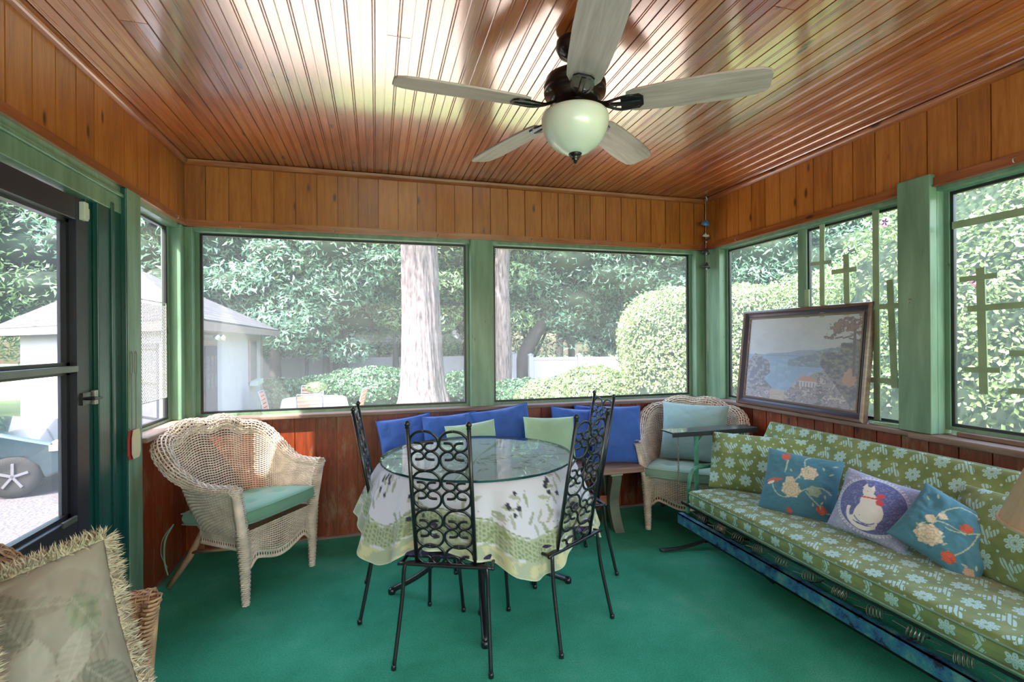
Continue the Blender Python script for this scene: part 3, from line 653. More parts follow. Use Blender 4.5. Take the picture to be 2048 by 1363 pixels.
# ------------------------------------------------------------------ cushions
def pillow_mesh(w, h, t, seed=0, n=36, paint=None, pinch=.06, wr=.006, uvs=None, sag=0):
    k = np.linspace(-1, 1, n + 1); k = np.sign(k) * (1 - (1 - np.abs(k)) ** 1.5)
    u, v = np.meshgrid(k, k, indexing='ij')
    x = w / 2 * u * (1 - pinch * (1 - v * v)); z = h / 2 * v * (1 - pinch * (1 - u * u)) + h / 2
    th = t / 2 * np.maximum((1 - u ** 2) * (1 - v ** 2), 0) ** .42
    rad = np.sqrt(u * u + v * v); nz = (fbm(u * 2.5 + 9, v * 2.5 + 3, seed) - .5)
    corner = np.sin(np.arctan2(v, u) * 18 + nz * 8) * np.clip(rad - .55, 0, 1) * np.clip(1.25 - rad, 0, 1)
    wrk = wr * (nz * 3.2 + corner * 1.6); e = np.clip((1 - u * u) * (1 - v * v) * 6, 0, 1)
    x = x + sag * (v) * .0
    b = MB()
    for s_ in (-1, 1):
        P = np.stack([x, s_ * (th + wrk * e), z + sag * (1 - v) * s_ * 0], -1)
        col = paint(u, v).reshape(-1, 3) if paint else None
        uv = np.stack([x + 3, z + 5, 0 * x], -1).reshape(-1, 3) if uvs else None
        b.grid(P, col=col, uv=uv, flip=(s_ > 0))
    return b, (w, h, pinch)
def edge_path(w, h, pinch, n=20, off=0):
    k = np.linspace(-1, 1, n, endpoint=False); P = []
    f = lambda u, v: (w / 2 * u * (1 - pinch * (1 - v * v)), off, h / 2 * v * (1 - pinch * (1 - u * u)) + h / 2)
    return [f(a, -1) for a in k] + [f(1, a) for a in k] + [f(-a, 1) for a in k] + [f(-1, -a) for a in k]
def pillow(label, w, h, t, pos, yaw_, lean, roll_, mat, group, seed=0, paint=None, piping=None, n=36, uvs=False, wr=.006, name='throw_pillow', cat='pillow', pinch=.06):
    root = thing(name, label, cat, pos, group=group)
    root.matrix_world = Matrix.Translation(pos) @ Matrix.Rotation(R(yaw_), 4, 'Z') @ Matrix.Rotation(R(-lean), 4, 'X') @ Matrix.Rotation(R(roll_), 4, 'Y')
    b, (a, c_, p) = pillow_mesh(w, h, t, seed, n, paint, pinch, wr * (1.9 if mat is W['blue'] else 1), uvs); b.build('cover', mat, root, True, col=paint is not None, uv=uvs)
    if piping: MB().tube(edge_path(w, h, p), .004, 6, True).build('piping', piping, root, True)
    return root
blue_d = plain('blue_piping', lin(36, 76, 150), .7)
BLG = 'blue pillows on the bench'
# (z of bench seat .45)
pillow('blue pillow at the left end of the bench, half hidden by the table', .36, .36, .12, (.22, 3.325, .447), 6, 14, -6, W['blue'], BLG, 1, piping=blue_d)
pillow('blue pillow second from the left on the bench, behind the left green pillow', .38, .37, .12, (.50, 3.265, .450), 4, 15, -3, W['blue'], BLG, 2, piping=blue_d)
pillow('blue pillow with raised right corner below the green window post', .42, .40, .13, (.875, 3.285, .446), 2, 12, -7, W['blue'], BLG, 3, piping=blue_d)
pillow('blue pillow just right of the right-hand green pillow, behind the chair back', .36, .37, .12, (1.36, 3.29, .446), -4, 12, 5, W['blue'], BLG, 4, piping=blue_d)
pillow('blue pillow leaning behind the rightmost blue pillow on the bench', .34, .37, .11, (1.56, 3.36, .446), 0, 10, 4, W['blue'], BLG, 5, piping=blue_d)
pillow('rightmost blue pillow at the end of the bench beside the wicker armchair', .36, .40, .14, (1.61, 3.13, .446), -12, 14, 2, W['blue'], BLG, 6, piping=blue_d)
GRG = 'pale green pillows on the bench'
pillow('pale green pillow left of the window post, in front of two blue pillows', .34, .33, .11, (.625, 3.13, .45), 3, 18, -5, W['sage'], GRG, 7, wr=.004)
pillow('pale green square pillow in the middle of the bench', .36, .34, .12, (1.125, 3.13, .45), -2, 16, 2, W['sage'], GRG, 8, wr=.004)

# ------------------------------------------------------------------ bench with curved trestle legs
bench = thing('wooden_bench', 'long weathered wooden bench with curved trestle legs under the back windows', 'bench', (0, 0, 0))
W['bench'] = wood('weathered_bench_board', lin(92, 66, 58), lin(134, 104, 92), lin(164, 134, 118), 'x', .55, .1, .3, knots=False, rand=False)
W['bench_red'] = wood('reddish_bench_board', lin(96, 48, 34), lin(140, 80, 56), lin(170, 108, 80), 'x', .5, .2, .3, knots=False, rand=False)
for k in range(2): MB().box(.06, 1.745, 3.00 + .18 * k, 3.175 + .18 * k, .405, .444).build('seat_board', W['bench'], bench, bevel=.005)
MB().box(.25, 1.62, 3.165, 3.195, .15, .215).build('stretcher', W['bench_red'], bench, bevel=.004)
W['bench_leg'] = plain('dark_green_grey_leg', lin(92, 100, 86), .5, .25, 8)
for x in (.22, 1.58):
    for s_ in (1, -1):
        o_ = [(0.0, .40), (.050, .40), (.056, .34), (.030, .26), (.018, .19), (.034, .11), (.072, .035), (.10, 0)]
        i_ = [(.03, 0), (.008, .06), (-.022, .12), (-.034, .19), (-.028, .26), (-.008, .33)]
        path = spline(o_, 4).tolist() + spline(i_, 4).tolist()
        yc = 3.18
        MB().prism(path, lambda a, z, t: (t, yc - s_ * (a + .045), z), x - .035, x + .035).build('leg', W['bench_leg'], bench)
        MB().box(x - .045, x + .045, yc - s_ * .075 - .03, yc - s_ * .075 + .03, .372, .405).build('bracket', W['lath'], bench, bevel=.003)

# ------------------------------------------------------------------ dining table: iron base, printed cloth, glass top
TX, TY, TR, TZ = .500, 2.505, .485, .72
tb = thing('dining_table', 'round dining table with black iron legs under the printed cloth', 'table', (TX, TY, 0))
MB().lathe([(0, TZ - .034), (.46, TZ - .034), (.46, TZ - .018), (0, TZ - .018)], n=48).build('tabletop', W['iron'], tb)
for fx, fy in ((.07 - TX, 2.636 - TY), (.985 - TX, 2.49 - TY), (.439 - TX, 2.064 - TY), (.53 - TX, 2.95 - TY)):
    d = np.array([fx, fy]) / math.hypot(fx, fy)
    MB().tube(spline([(*(d * .10), TZ - .035), (*(d * .10), .45), (*(d * .13), .30), (*(d * .26), .13), (fx, fy, .016)], 6), .015, 8).build('leg', W['iron'], tb, True)
    MB().lathe([(0, .001), (.018, .001), (.019, .02), (.012, .03)], (fx, fy, 0), 10).build('foot', W['iron'], tb, True)
MB().tube([(.11 * math.cos(a), .11 * math.sin(a), .42) for a in np.linspace(0, 2 * PI, 24, endpoint=False)], .009, 6, True).build('ring', W['iron'], tb, True)
def cloth():
    n, m_ = 480, 100; th = np.linspace(0, 2 * PI, n, endpoint=False); L0 = np.array(lin(208, 208, 220))
    # height of the hem round the table: four long corners
    cr = lambda a0, w_: np.exp(-(((th - R(a0) + PI) % (2 * PI) - PI) / w_) ** 2)
    hem = .47 - .14 * cr(207, .34) - .17 * cr(287, .42) - .14 * cr(-22, .30) - .15 * cr(90, .4) - .03 * cr(250, .2)
    fold = np.sin(th * 17 + 1.5 * np.sin(th * 3)) * .6 + np.sin(th * 29 + 2) * .3
    flare = .055 + .085 * cr(-22, .25) + .06 * cr(182, .35) + .03 * cr(287, .3) + .03 * cr(207, .3)
    Pm = []; uvr = []
    rt = TR - .012
    for j in range(m_):
        f = j / (m_ - 1)
        if f < .42: r = rt * (f / .42) ** .7 if j else 1e-4; Pm.append(np.stack([r * np.cos(th), r * np.sin(th), np.full(n, TZ - .0145)], 1)); uvr.append(np.full(n, r))
        else:
            g = (f - .42) / .58; z = TZ - .0145 - g * (TZ - .0145 - hem); r = rt + .010 * min(1, g * 12) + (flare * g ** .8) + fold * .034 * g ** .8
            Pm.append(np.stack([r * np.cos(th), r * np.sin(th), z], 1)); uvr.append(rt + (TZ - z))
    P = np.array(Pm); r = np.array(uvr); T = np.broadcast_to(th, r.shape); drop = np.clip(r - rt, 0, None); hd = np.broadcast_to(TZ - hem, r.shape)
    up = hd - drop                                     # distance above the hem
    c = np.ones((m_, n, 3)) * L0; G = np.array(lin(146, 160, 104)); G2 = np.array(lin(104, 124, 70)); DK = np.array(lin(40, 42, 60)); GY = np.array(lin(150, 154, 128))
    def put(m, col, a=1.): m = m.astype(float)[..., None] * a; c[:] = c * (1 - m) + col * m
    X = T * .56; sk = up
    band = (up < .165) & (drop > .02); put(band, G, .75)
    put(band & (up > .075) & (up < .150) & ((((X * 55) % 1 - .5) ** 2 + (((up * 55) + (np.floor(X * 55) % 2) * .5) % 1 - .5) ** 2) < .12), G2, .8)
    for q in (.165, .158, .073, .066): put(np.abs(up - q) < .0016, L0 if q < .16 else G2, .9)
    put(band & (up < .062) & (fbm(X * 30, up * 30, 3) > .55), np.array(lin(206, 200, 150)), .7)
    put(up < .006, np.array(lin(190, 200, 170)), 1)
    rg = np.random.default_rng(4)
    def sprig(cx, cy, a, big):
        ca, sa = math.cos(a), math.sin(a); dx = (X - cx + PI * .56) % (2 * PI * .56) - PI * .56; dy = (drop if cy is not None else drop) - cy
        u = (dx * ca + dy * sa) / 1.5; v = (-dx * sa + dy * ca) / 1.5
        put((np.abs(v) < .0009) & (np.abs(u) < .06), GY)
        for k in range(5 + 2 * big):
            s_ = (k % 2) * 2 - 1; q = -.05 + k * .018; uu = (u - q) * .5 + (v * s_) * .866; vv = -(u - q) * .866 + v * s_ * .5
            put(((uu - .020) / .020) ** 2 + (vv / .0055) ** 2 < 1, GY if k % 3 else np.array(lin(126, 138, 96)), .75)
        if big:
            for k in range(6):
                ox, oy = rg.uniform(-.035, .035), rg.uniform(-.03, .03); put(((u - ox) / .0062) ** 2 + ((v - oy) / .0080) ** 2 < 1, DK)
    for k in range(15):
        sprig((k + .5) * 2 * PI * .56 / 15, .06 + .06 * (k % 2) , rg.uniform(0, 3), k % 3 != 1)
        sprig((k + .1) * 2 * PI * .56 / 15, .20, rg.uniform(0, 3), k % 3 == 1)
    # sprigs on the flat top
    for k in range(40):
        a, q = rg.uniform(0, 2 * PI), rg.uniform(.05, .45); x0, y0 = q * math.cos(a), q * math.sin(a); dx = P[..., 0] - x0; dy = P[..., 1] - y0; an = rg.uniform(0, 3)
        u = dx * math.cos(an) + dy * math.sin(an); v = -dx * math.sin(an) + dy * math.cos(an); flat = drop < .001
        for j in range(4): put(flat & (((u + .03 - j * .018) / .018) ** 2 + ((v - .008 * (-1) ** j) / .005) ** 2 < 1), GY, .8)
        for j in range(2): put(flat & (((u - rg.uniform(-.03, .03)) / .008) ** 2 + ((v - rg.uniform(-.02, .02)) / .008) ** 2 < 1), DK, .8)
    return MB().grid(P, cv=True, col=c.reshape(-1, 3))
cl = cloth().build('tablecloth', W['print'], None, True, col=True, loc=(TX, TY, 0), label='white tablecloth with olive sprigs and a green border, draped over the round table', cat='tablecloth')
gt = thing('glass_tabletop', 'round clear glass sheet with green edge lying on the tablecloth', 'glass top', (TX, TY, TZ - .011))
MB().lathe([(0, .011), (TR, .011)], n=96).build('glass_sheet', W['table_glass'], gt)
MB().lathe([(TR, .011), (TR + .001, .009), (TR + .001, .002), (TR, 0), (TR - .008, 0)], n=96, caps=False).build('polished_edge', W['glass_edge'], gt)

# ------------------------------------------------------------------ iron chairs
def scroll_half(s_=1, v=1):
    pts = [(0, 1), (-.5, .88), (-.87, .5), (-1, 0), (-.88, -.42), (-.52, -.70), (-.2, -.62), (-.04, -.36), (-.14, -.10), (-.38, -.0), (-.68, 0)]
    return [(x * s_, z * v) for x, z in pts]
def make_iron_chair(lab):
    t = thing('iron_chair', lab, 'chair', (0, 0, 0), group='black wrought iron chairs round the table')
    zb, zt, ly = .395, .962, -.105; hw = .122
    fr = lambda x, s_: (x, ly * s_, zb + (zt - zb) * s_)      # point on the back plane, s 0..1
    # back frame: two stiles with finials, bottom rail
    b = MB()
    for sx in (-1, 1): b.tube([fr(sx * hw, 0), fr(sx * hw, 1)], .0085, 8)
    b.tube([fr(-hw, 0), fr(hw, 0)], .007, 6); b.build('back_frame', W['iron'], t, True)
    for sx in (-1, 1): p = fr(sx * hw, 1.0); MB().lathe([(0, -.006), (.010, 0), (.008, .008), (.012, .014), (.012, .020), (.006, .028), (0, .030)], p, 10).build('finial', W['iron'], t, True)
    # seven rows of paired scrolls
    L = math.hypot(zt - zb, ly); rx_ = .0575; Rr = .0480
    rows = []; z = L - .012 - Rr; k = 0
    me = {}
    for v in (1, -1):
        b = MB()
        for s_ in (-1, 1): b.tube([(x * rx_ , 0, z_ * Rr) for x, z_ in spline(scroll_half(s_, v), 4)], .0034, 6, flat=1.7)
        me[v] = b.mesh('back_scroll', True); me[v].materials.append(W['iron'])
    tilt = math.atan2(-ly, zt - zb)
    zs = []; z = L - .01 - Rr
    for k in range(7):
        zs.append((z, 1 if k % 2 == 0 else -1)); z -= (1.43 * Rr if k % 2 == 0 else 2.0 * Rr) * (1.0)
    for z, v in zs:
        if z < .03: v = 1; z = max(z, Rr * .72)
        for cx in (-.0595, .0595):
            o = bpy.data.objects.new('back_scroll', me[v]); C.objects.link(o); o.parent = t; o.location = fr(cx, z / L); o.rotation_euler = (tilt, 0, 0)
    # seat frame, cushion, legs
    MB().tube(spline([(-.17, -.01, .393), (.17, -.01, .393), (.185, .02, .393), (.185, .36, .393), (.16, .39, .393), (-.16, .39, .393), (-.185, .36, .393), (-.185, .02, .393)], 4, True), .0075, 6, True).build('seat_frame', W['iron'], t, True)
    b = MB()
    for i in range(5): y = .06 + .07 * i; b.tube([(-.18, y, .392), (.18, y, .392)], .003, 5)
    b.build('seat_wires', W['iron'], t)
    b, _ = pillow_mesh(.36, .36, .05, 3, 24, pinch=.0, wr=.002); b2 = b.build('seat_pad', W['seat_pad'], t, True); b2.rotation_euler = (R(-90), 0, 0); b2.location = (0, .012, .418); 
    for sx in (-1, 1):
        MB().tube(spline([(sx * .126, .0, .395), (sx * .160, -.004, .393), (sx * .172, -.012, .375), (sx * .178, -.025, .25), (sx * .196, -.075, .004)], 6), .0085, 8).build('leg', W['iron'], t, True)
        MB().tube([(sx * .178, .37, .392), (sx * .196, .405, .004)], .0085, 8).build('leg', W['iron'], t, True)
    for sx, y in ((-.196, -.075), (.196, -.075), (-.196, .405), (.196, .405)): MB().lathe([(0, 0), (.011, 0), (.011, .016), (.008, .02)], (sx, y, 0.0005), 8).build('foot_cap', W['iron'], t, True)
    return t
W['seat_pad'] = Mat('dark_floral_seat_cloth').set(rough=.8); m = W['seat_pad']
m.link(m.ramp(m.noise(m.coord(), 22, 4, .6), [(.42, lin(24, 20, 40)), (.5, lin(70, 60, 110)), (.58, lin(30, 26, 44)), (.66, lin(110, 110, 150))]), 'Base Color'); W['seat_pad'] = m.m
ch = make_iron_chair('black wrought iron chair nearest the camera, back turned, in front of the table')
def face(dx, dy): return math.atan2(-dx, dy)
ch.location = (.268, 2.015, 0); ch.rotation_euler = (0, 0, face(.39, .92))
dup(ch, (.850, 2.075, 0), (0, 0, face(-.53, .85)), 'black wrought iron chair at the right front of the table, seen from behind')
dup(ch, (1.195, 2.690, 0), (0, 0, face(-1, -.03)), 'black wrought iron chair at the right of the table, nearest the bench end')
dup(ch, (.005, 2.585, 0), (0, 0, face(1, -.06)), 'black wrought iron chair at the left of the table, seen edge-on')

# ------------------------------------------------------------------ woven wicker
def resample(P, n):
    P = np.asarray(P, float); d = np.r_[0, np.cumsum(np.linalg.norm(np.diff(P, axis=0), axis=1))]; t = np.linspace(0, d[-1], n)
    return np.stack([np.interp(t, d, P[:, i]) for i in range(3)], 1)
def weave(mb, G, ra, rb, amp, rib=None, ribn=1, closed=False):
    """G: (rows, ribs, 3) grid; strands run along each row and pass in front of and behind successive ribs"""
    G = np.asarray(G, float)
    if closed: G = np.concatenate([G, G[:, :1]], 1)
    du = np.gradient(G, axis=1); dv = np.gradient(G, axis=0); N = np.cross(du, dv); N /= np.maximum(np.linalg.norm(N, axis=2), 1e-9)[..., None]
    Bv = dv / np.maximum(np.linalg.norm(dv, axis=2), 1e-9)[..., None]
    i, j = np.indices(G.shape[:2]); s_ = np.where((i + j) % 2 == 0, 1., -1.)[..., None] * amp
    mb.tubes(G + N * s_, N, Bv, ra, rb, 4)
    if rib: Gt = np.swapaxes(G, 0, 1)[::ribn]; mb.tubes(Gt, np.swapaxes(N, 0, 1)[::ribn], np.cross(np.swapaxes(N, 0, 1), np.swapaxes(Bv, 0, 1))[::ribn], rib, rib, 4)
def make_wicker(lab, mat, pole, name='wicker_armchair', arm_only=False):
    t = thing(name, lab, 'armchair', (0, 0, 0))
    topL = [(-.300, .275, .618), (-.312, .16, .612), (-.322, .04, .628), (-.335, -.07, .690), (-.322, -.165, .775), (-.275, -.225, .815), (-.215, -.250, .822), (-.150, -.262, .862), (-.075, -.268, .876)]
    botL = [(-.272, .262, .355), (-.268, .16, .355), (-.262, .06, .355), (-.245, -.04, .355), (-.215, -.105, .355), (-.175, -.135, .355), (-.125, -.150, .355), (-.08, -.158, .355), (-.04, -.160, .355)]
    mir = lambda P, mid: P + [mid] + [(-x, y, z) for x, y, z in P[::-1]]
    top = spline(mir(topL, (0, -.27, .862)), 8); bot = spline(mir(botL, (0, -.161, .355)), 8)
    nr = 84; tp = resample(top, nr); bt = resample(bot, nr); rows = 36
    f = np.linspace(0, 1, rows)[:, None, None]; G = bt[None] * (1 - f) + (tp[None] - np.array([0, 0, .02])) * f
    G = G + np.sin(f * PI) * .012 * np.array([0, -1, 0]) 
    b = MB(); weave(b, G, .0022, .0052, .0030, .0022); b.build('woven_shell', mat, t, True)
    # thick rolled edge, fatter at the back than on the arms
    s_ = np.linspace(0, 1, nr); rad = .030 + .026 * np.clip(np.sin(s_ * PI) * 1.6 - .55, 0, 1)
    T = np.gradient(tp, axis=0); T /= np.linalg.norm(T, axis=1)[:, None]; out = np.stack([tp[:, 0] * 1.0, np.minimum(tp[:, 1], 0) * 1.2, np.zeros(nr)], 1); out -= T * (out * T).sum(1)[:, None]; out /= np.maximum(np.linalg.norm(out, axis=1), 1e-6)[:, None]
    up = np.cross(T, out); up *= np.sign(up[:, 2:3]); cen = tp + out * (rad * .75)[:, None] - up * .006
    a = np.linspace(0, 2 * PI, 17)[:, None, None]
    G = cen[None] + (rad[None, :, None] * (np.cos(a) * out[None] + np.sin(a) * up[None] * .8))
    b = MB(); weave(b, G, .0022, .0050, .0034, .0022, 1); b.build('rolled_edge', mat, t, True)
    # front legs running up into the arm fronts
    for sx in (-1, 1):
        hz = np.array([0, .06, .15, .25, .34, .45, .55, .615]); cx = np.interp(np.linspace(0, .615, 56), hz, [.245, .246, .248, .25, .256, .27, .29, .312]); cy = np.interp(np.linspace(0, .615, 56), hz, [.27, .27, .27, .268, .266, .268, .272, .28])
        rr = np.interp(np.linspace(0, .615, 56), hz, [.018, .021, .025, .030, .033, .026, .026, .030]); z = np.linspace(.003, .615, 56)
        aa = np.linspace(0, 2 * PI, 14, endpoint=False)
        G = np.stack([sx * cx[:, None] + rr[:, None] * np.cos(aa)[None], cy[:, None] + rr[:, None] * np.sin(aa)[None] * .9, np.broadcast_to(z[:, None], (56, 14))], -1)
        b = MB(); weave(b, G, .0022, .0050, .0026, None, closed=True); b.tube([(sx * .245, .27, 0.001), (sx * .25, .268, .3), (sx * .312, .28, .60)], [.015, .025, .022], 10); b.build('leg', mat, t, True)
        MB().tube([(sx * .20, -.06, .36), (sx * .225, -.16, .18), (sx * .25, -.285, .010)], [.017, .018, .016], 10).build('leg', pole, t, True)
        MB().tube([(sx * .235, .24, .29), (sx * .228, .05, .25), (sx * .225, -.14, .21)], .009, 8).build('side_brace', pole, t, True)
        # arm underside panel end
    # apron with a hanging belly and an open wave band
    def apron(p0, p1, zt, zb, nm):
        p0, p1 = np.array(p0), np.array(p1); L = np.linalg.norm(p1 - p0); nu = int(L / .0155); u = np.linspace(0, 1, nu)
        zbot = zb(u); rws = 14; ff = np.linspace(0, 1, rws)[:, None]; z = zt + (zbot[None] - zt) * ff
        xy = p0[None] + (p1 - p0)[None] * u[:, None]; G = np.concatenate([np.broadcast_to(xy[None], (rws, nu, 2)), z[..., None]], -1)
        b = MB(); weave(b, G, .0022, .0048, .0026, .0020); 
        E0 = np.concatenate([xy, (zbot - .034)[:, None]], 1); b.tube(E0, .0075, 8); E1 = np.concatenate([xy, zbot[:, None]], 1); b.tube(E1, .004, 6)
        w_ = np.linspace(0, 1, 150); xyw = p0[None] + (p1 - p0)[None] * w_[:, None]
        for ph in (0, PI): zz = np.interp(w_, u, zbot) - .017 + .015 * np.sin(w_ * L * 2 * PI / .035 + ph); b.tube(np.concatenate([xyw, zz[:, None]], 1), .003, 5)
        b.build(nm, mat, t, True)
    apron((-.225, .272), (.225, .272), .372, lambda u: .262 - .055 * np.sin(u * PI) ** 2 - .05 * np.exp(-((u - .0) / .07) ** 2) - .05 * np.exp(-((u - 1) / .07) ** 2), 'front_apron')
    for sx in (-1, 1): apron((sx * .252, .25), (sx * .235, -.06), .372, lambda u: .315 + 0 * u, 'side_apron')
    MB().prism([(-.26, .265), (.26, .265), (.25, 0), (.16, -.125), (-.16, -.125), (-.25, 0)], lambda x, y, z: (x, y, z), .352, .366).build('seat_deck', pole, t)
    return t
def seat_cushion(label, w, d, h, pos, rz, mat, group=None, tilt=(0, 0), seed=0, tuft=True):
    n = 46; k = np.linspace(-1, 1, n + 1); k = np.sign(k) * (1 - (1 - np.abs(k)) ** 2.2); u, v = np.meshgrid(k, k, indexing='ij')
    e = (np.clip(1 - np.abs(u) ** 10, 0, 1) * np.clip(1 - np.abs(v) ** 10, 0, 1)) ** .3
    rd = 1 - .05 * (u * u) * (v * v)
    puff = 0
    if tuft:
        for a, c_ in ((-.4, -.4), (.4, -.4), (-.4, .4), (.4, .4)): puff = puff - .35 * np.exp(-(((u - a) / .16) ** 2 + ((v - c_) / .16) ** 2))
    crease = .10 * (fbm(u * 3 + 5, v * 3 + 7, seed) - .5); b = MB()
    for s_ in (1, -1):
        z = s_ * h / 2 * e * (1 + (puff + crease if s_ > 0 else 0) + .15 * (1 - u * u) * (1 - v * v))
        b.grid(np.stack([u * w / 2 * rd, v * d / 2 * rd, z + h / 2], -1), flip=(s_ < 0))
    o = thing('seat_cushion', label, 'cushion', pos, group=group, rot=(tilt[0], tilt[1], rz)); b.build('cover', mat, o, True)
    k = np.linspace(-1, 1, 14, endpoint=False); f = lambda a, c_: (a * w / 2 * (1 - .05 * a * a * c_ * c_), c_ * d / 2 * (1 - .05 * a * a * c_ * c_))
    path = [f(a, -1) for a in k] + [f(1, a) for a in k] + [f(-a, 1) for a in k] + [f(-1, -a) for a in k]
    MB().tube([(x, y, h * .80) for x, y in path], .0035, 6, True).tube([(x, y, h * .2) for x, y in path], .0035, 6, True).build('welting', mat, o, True)
    return o
wk = make_wicker('pale wicker armchair with a green seat cushion in the left corner', W['wicker'], W['cane'])
fA = (.82, -.57); wk.location = (-.71, 3.055, 0); wk.rotation_euler = (0, 0, face(*fA)); wk.scale = (.94, .95, .96)
fB = (-.68, -.73)
wk2 = dup(wk, (2.14, 3.07, 0), (0, 0, face(*fB)), 'pale wicker armchair in the right corner holding an aqua pillow'); wk2.scale = (.95, .95, .95)
seat_cushion('green tufted seat cushion on the left wicker armchair', .50, .48, .09, (-.665, 3.035, .358), face(*fA), W['cush_green'], tilt=(R(7), 0), seed=3)
MB().tube(spline([(-1.02, 2.95, .36), (-1.06, 2.93, .30), (-1.07, 2.93, .22), (-1.05, 2.95, .14)], 6), .005, 5, flat=.4).tube(spline([(-1.02, 2.95, .36), (-1.04, 2.90, .30), (-1.045, 2.90, .2), (-1.03, 2.9, .12)], 6), .005, 5, flat=.4).build('tie_ribbon', W['cush_green'], None, label='thin green cushion ties hanging behind the left wicker armchair', cat='ribbon')
seat_cushion('pale green pleated seat cushion on the right wicker armchair', .50, .46, .085, (2.085, 3.02, .345), face(*fB), W['cush_sage'], tilt=(R(3), 0), seed=8)
pillow('aqua ribbed back pillow standing in the right wicker armchair', .46, .42, .19, (2.175, 3.08, .425), math.degrees(math.atan2(-fB[0], fB[1])) + 180 if False else -43, 15, 1, W['aqua'], None, 12, n=40)
# honey-coloured chair in the left foreground
wk3 = make_wicker('honey-coloured wicker armchair at the lower left edge, mostly hidden by fringed pillows', W['wicker_tan'], W['cane'])
wk3.location = (-.84, 1.375, 0); wk3.rotation_euler = (0, 0, face(1, .02)); wk3.scale = (.84, .80, .93)
# fringed pillows
def leafprint(u, v):
    L = lambda *a: np.array(lin(*a)); c = np.ones(u.shape + (3,)) * L(150, 143, 130); n1 = fbm(u * 2, v * 2, 31); n2 = fbm(u * 30, v * 30, 33)
    c = c * (.93 + .14 * n1[..., None])
    def put(m, col, a=1.): m = np.clip(m, 0, 1)[..., None] * a; c[:] = c * (1 - m) + col * m
    def leaf(cx, cy, a, ln, wd, col, lines=38, a_=.8):
        du = (u - cx) * math.cos(a) + (v - cy) * math.sin(a); dv = -(u - cx) * math.sin(a) + (v - cy) * math.cos(a); q = du / ln
        ins = (q > 0) & (q < 1) & (np.abs(dv) < wd * np.sin(np.clip(q, 0, 1) * PI) ** .7)
        put(ins.astype(float), col, a_ * .55); put((ins & (np.sin((du + np.abs(dv) * .8) * lines * 2) > .3)).astype(float), col * .7, a_ * .6); put((ins & (np.abs(dv) < .010)).astype(float), L(176, 172, 158), .4)
    dk = L(112, 112, 96); md = L(136, 132, 116); pl = L(190, 186, 172)
    leaf(-.1, -.55, R(150), 1.0, .34, dk); leaf(.0, -.55, R(35), 1.0, .30, md); leaf(-.05, -.6, R(-5), .95, .26, md); leaf(-.1, -.6, R(205), .8, .3, dk)
    leaf(.05, -.45, R(80), .8, .22, pl, 20, .7); leaf(-.1, .95, R(-70), .75, .22, dk); leaf(.75, .1, R(110), .5, .16, L(134, 150, 118), 20); leaf(.35, -.3, R(60), .6, .14, pl, 20, .6)
    leaf(-.95, .1, R(20), .9, .2, md, 24, .6); leaf(.6, .5, R(160), .7, .10, md, 20, .6); leaf(.9, -.8, R(120), .7, .2, dk)
    return np.clip(c, 0, 1)
def fringe(w, h, pinch, n, ln):
    rg = np.random.default_rng(5); E0 = np.array(edge_path(w, h, pinch, n)); m_ = len(E0); c0 = np.array([0, 0, h / 2]); V = []; Q = []
    T = np.roll(E0, -1, 0) - E0
    for i in range(m_):
        o = E0[i] - c0; o /= np.linalg.norm(o)
        tg = T[i] / max(np.linalg.norm(T[i]), 1e-9); nn = np.cross(tg, (0, 1, 0)); nn *= np.sign(np.dot(nn, o)) or 1
        for k in range(26):
            base = E0[i] + T[i] * rg.random() + np.array([0, rg.uniform(-.014, .014), 0]); d = nn + rg.normal(0, .5, 3) + np.array([0, rg.uniform(-.7, .7), 0]); d /= np.linalg.norm(d); l = ln * rg.uniform(.45, 1.2); s_ = np.cross(d, rg.normal(0, 1, 3)); s_ /= np.linalg.norm(s_); s2 = np.cross(d, s_); w_ = .0020
            b0 = len(V); m1 = base + d * l * .6; V += [base + s_ * w_, base - s_ * w_, m1 - s_ * w_ * .9 + s2 * .002, m1 + s_ * w_ * .9 + s2 * .002, base + d * l + rg.normal(0, .003, 3), base + s2 * w_, m1 + s2 * w_]
            Q += [(b0, b0 + 1, b0 + 2, b0 + 3), (b0 + 3, b0 + 2, b0 + 4, b0 + 4), (b0 + 1, b0 + 5, b0 + 6, b0 + 2), (b0 + 5, b0, b0 + 3, b0 + 6)]
    fq = [q for q in Q if len(set(q)) == 4]; tr = [[q[0], q[1], q[2]] for q in Q if len(set(q)) == 3]
    return MB().add(V, fq, tr)
def fringed(label, pos, yaw_, lean, roll_, w=.40, h=.40):
    r = pillow(label, w, h, .15, pos, yaw_, lean, roll_, W['print'], 'fringed leaf-print pillows in the foreground', 21, leafprint, None, 130, name='fringed_pillow', pinch=.05, wr=.010)
    f = fringe(w, h, .05, 70, .034).build('fringe', W['fringe'], r); f['kind'] = 'stuff'; return r
fringed('fringed grey leaf-print pillow, the larger one nearer the room, on the honey wicker chair', (-.690, 1.245, .420), 36, 14, -8)
fringed('fringed leaf-print pillow cut off by the left edge of the photo', (-.790, .985, .43), 40, 14, -6)

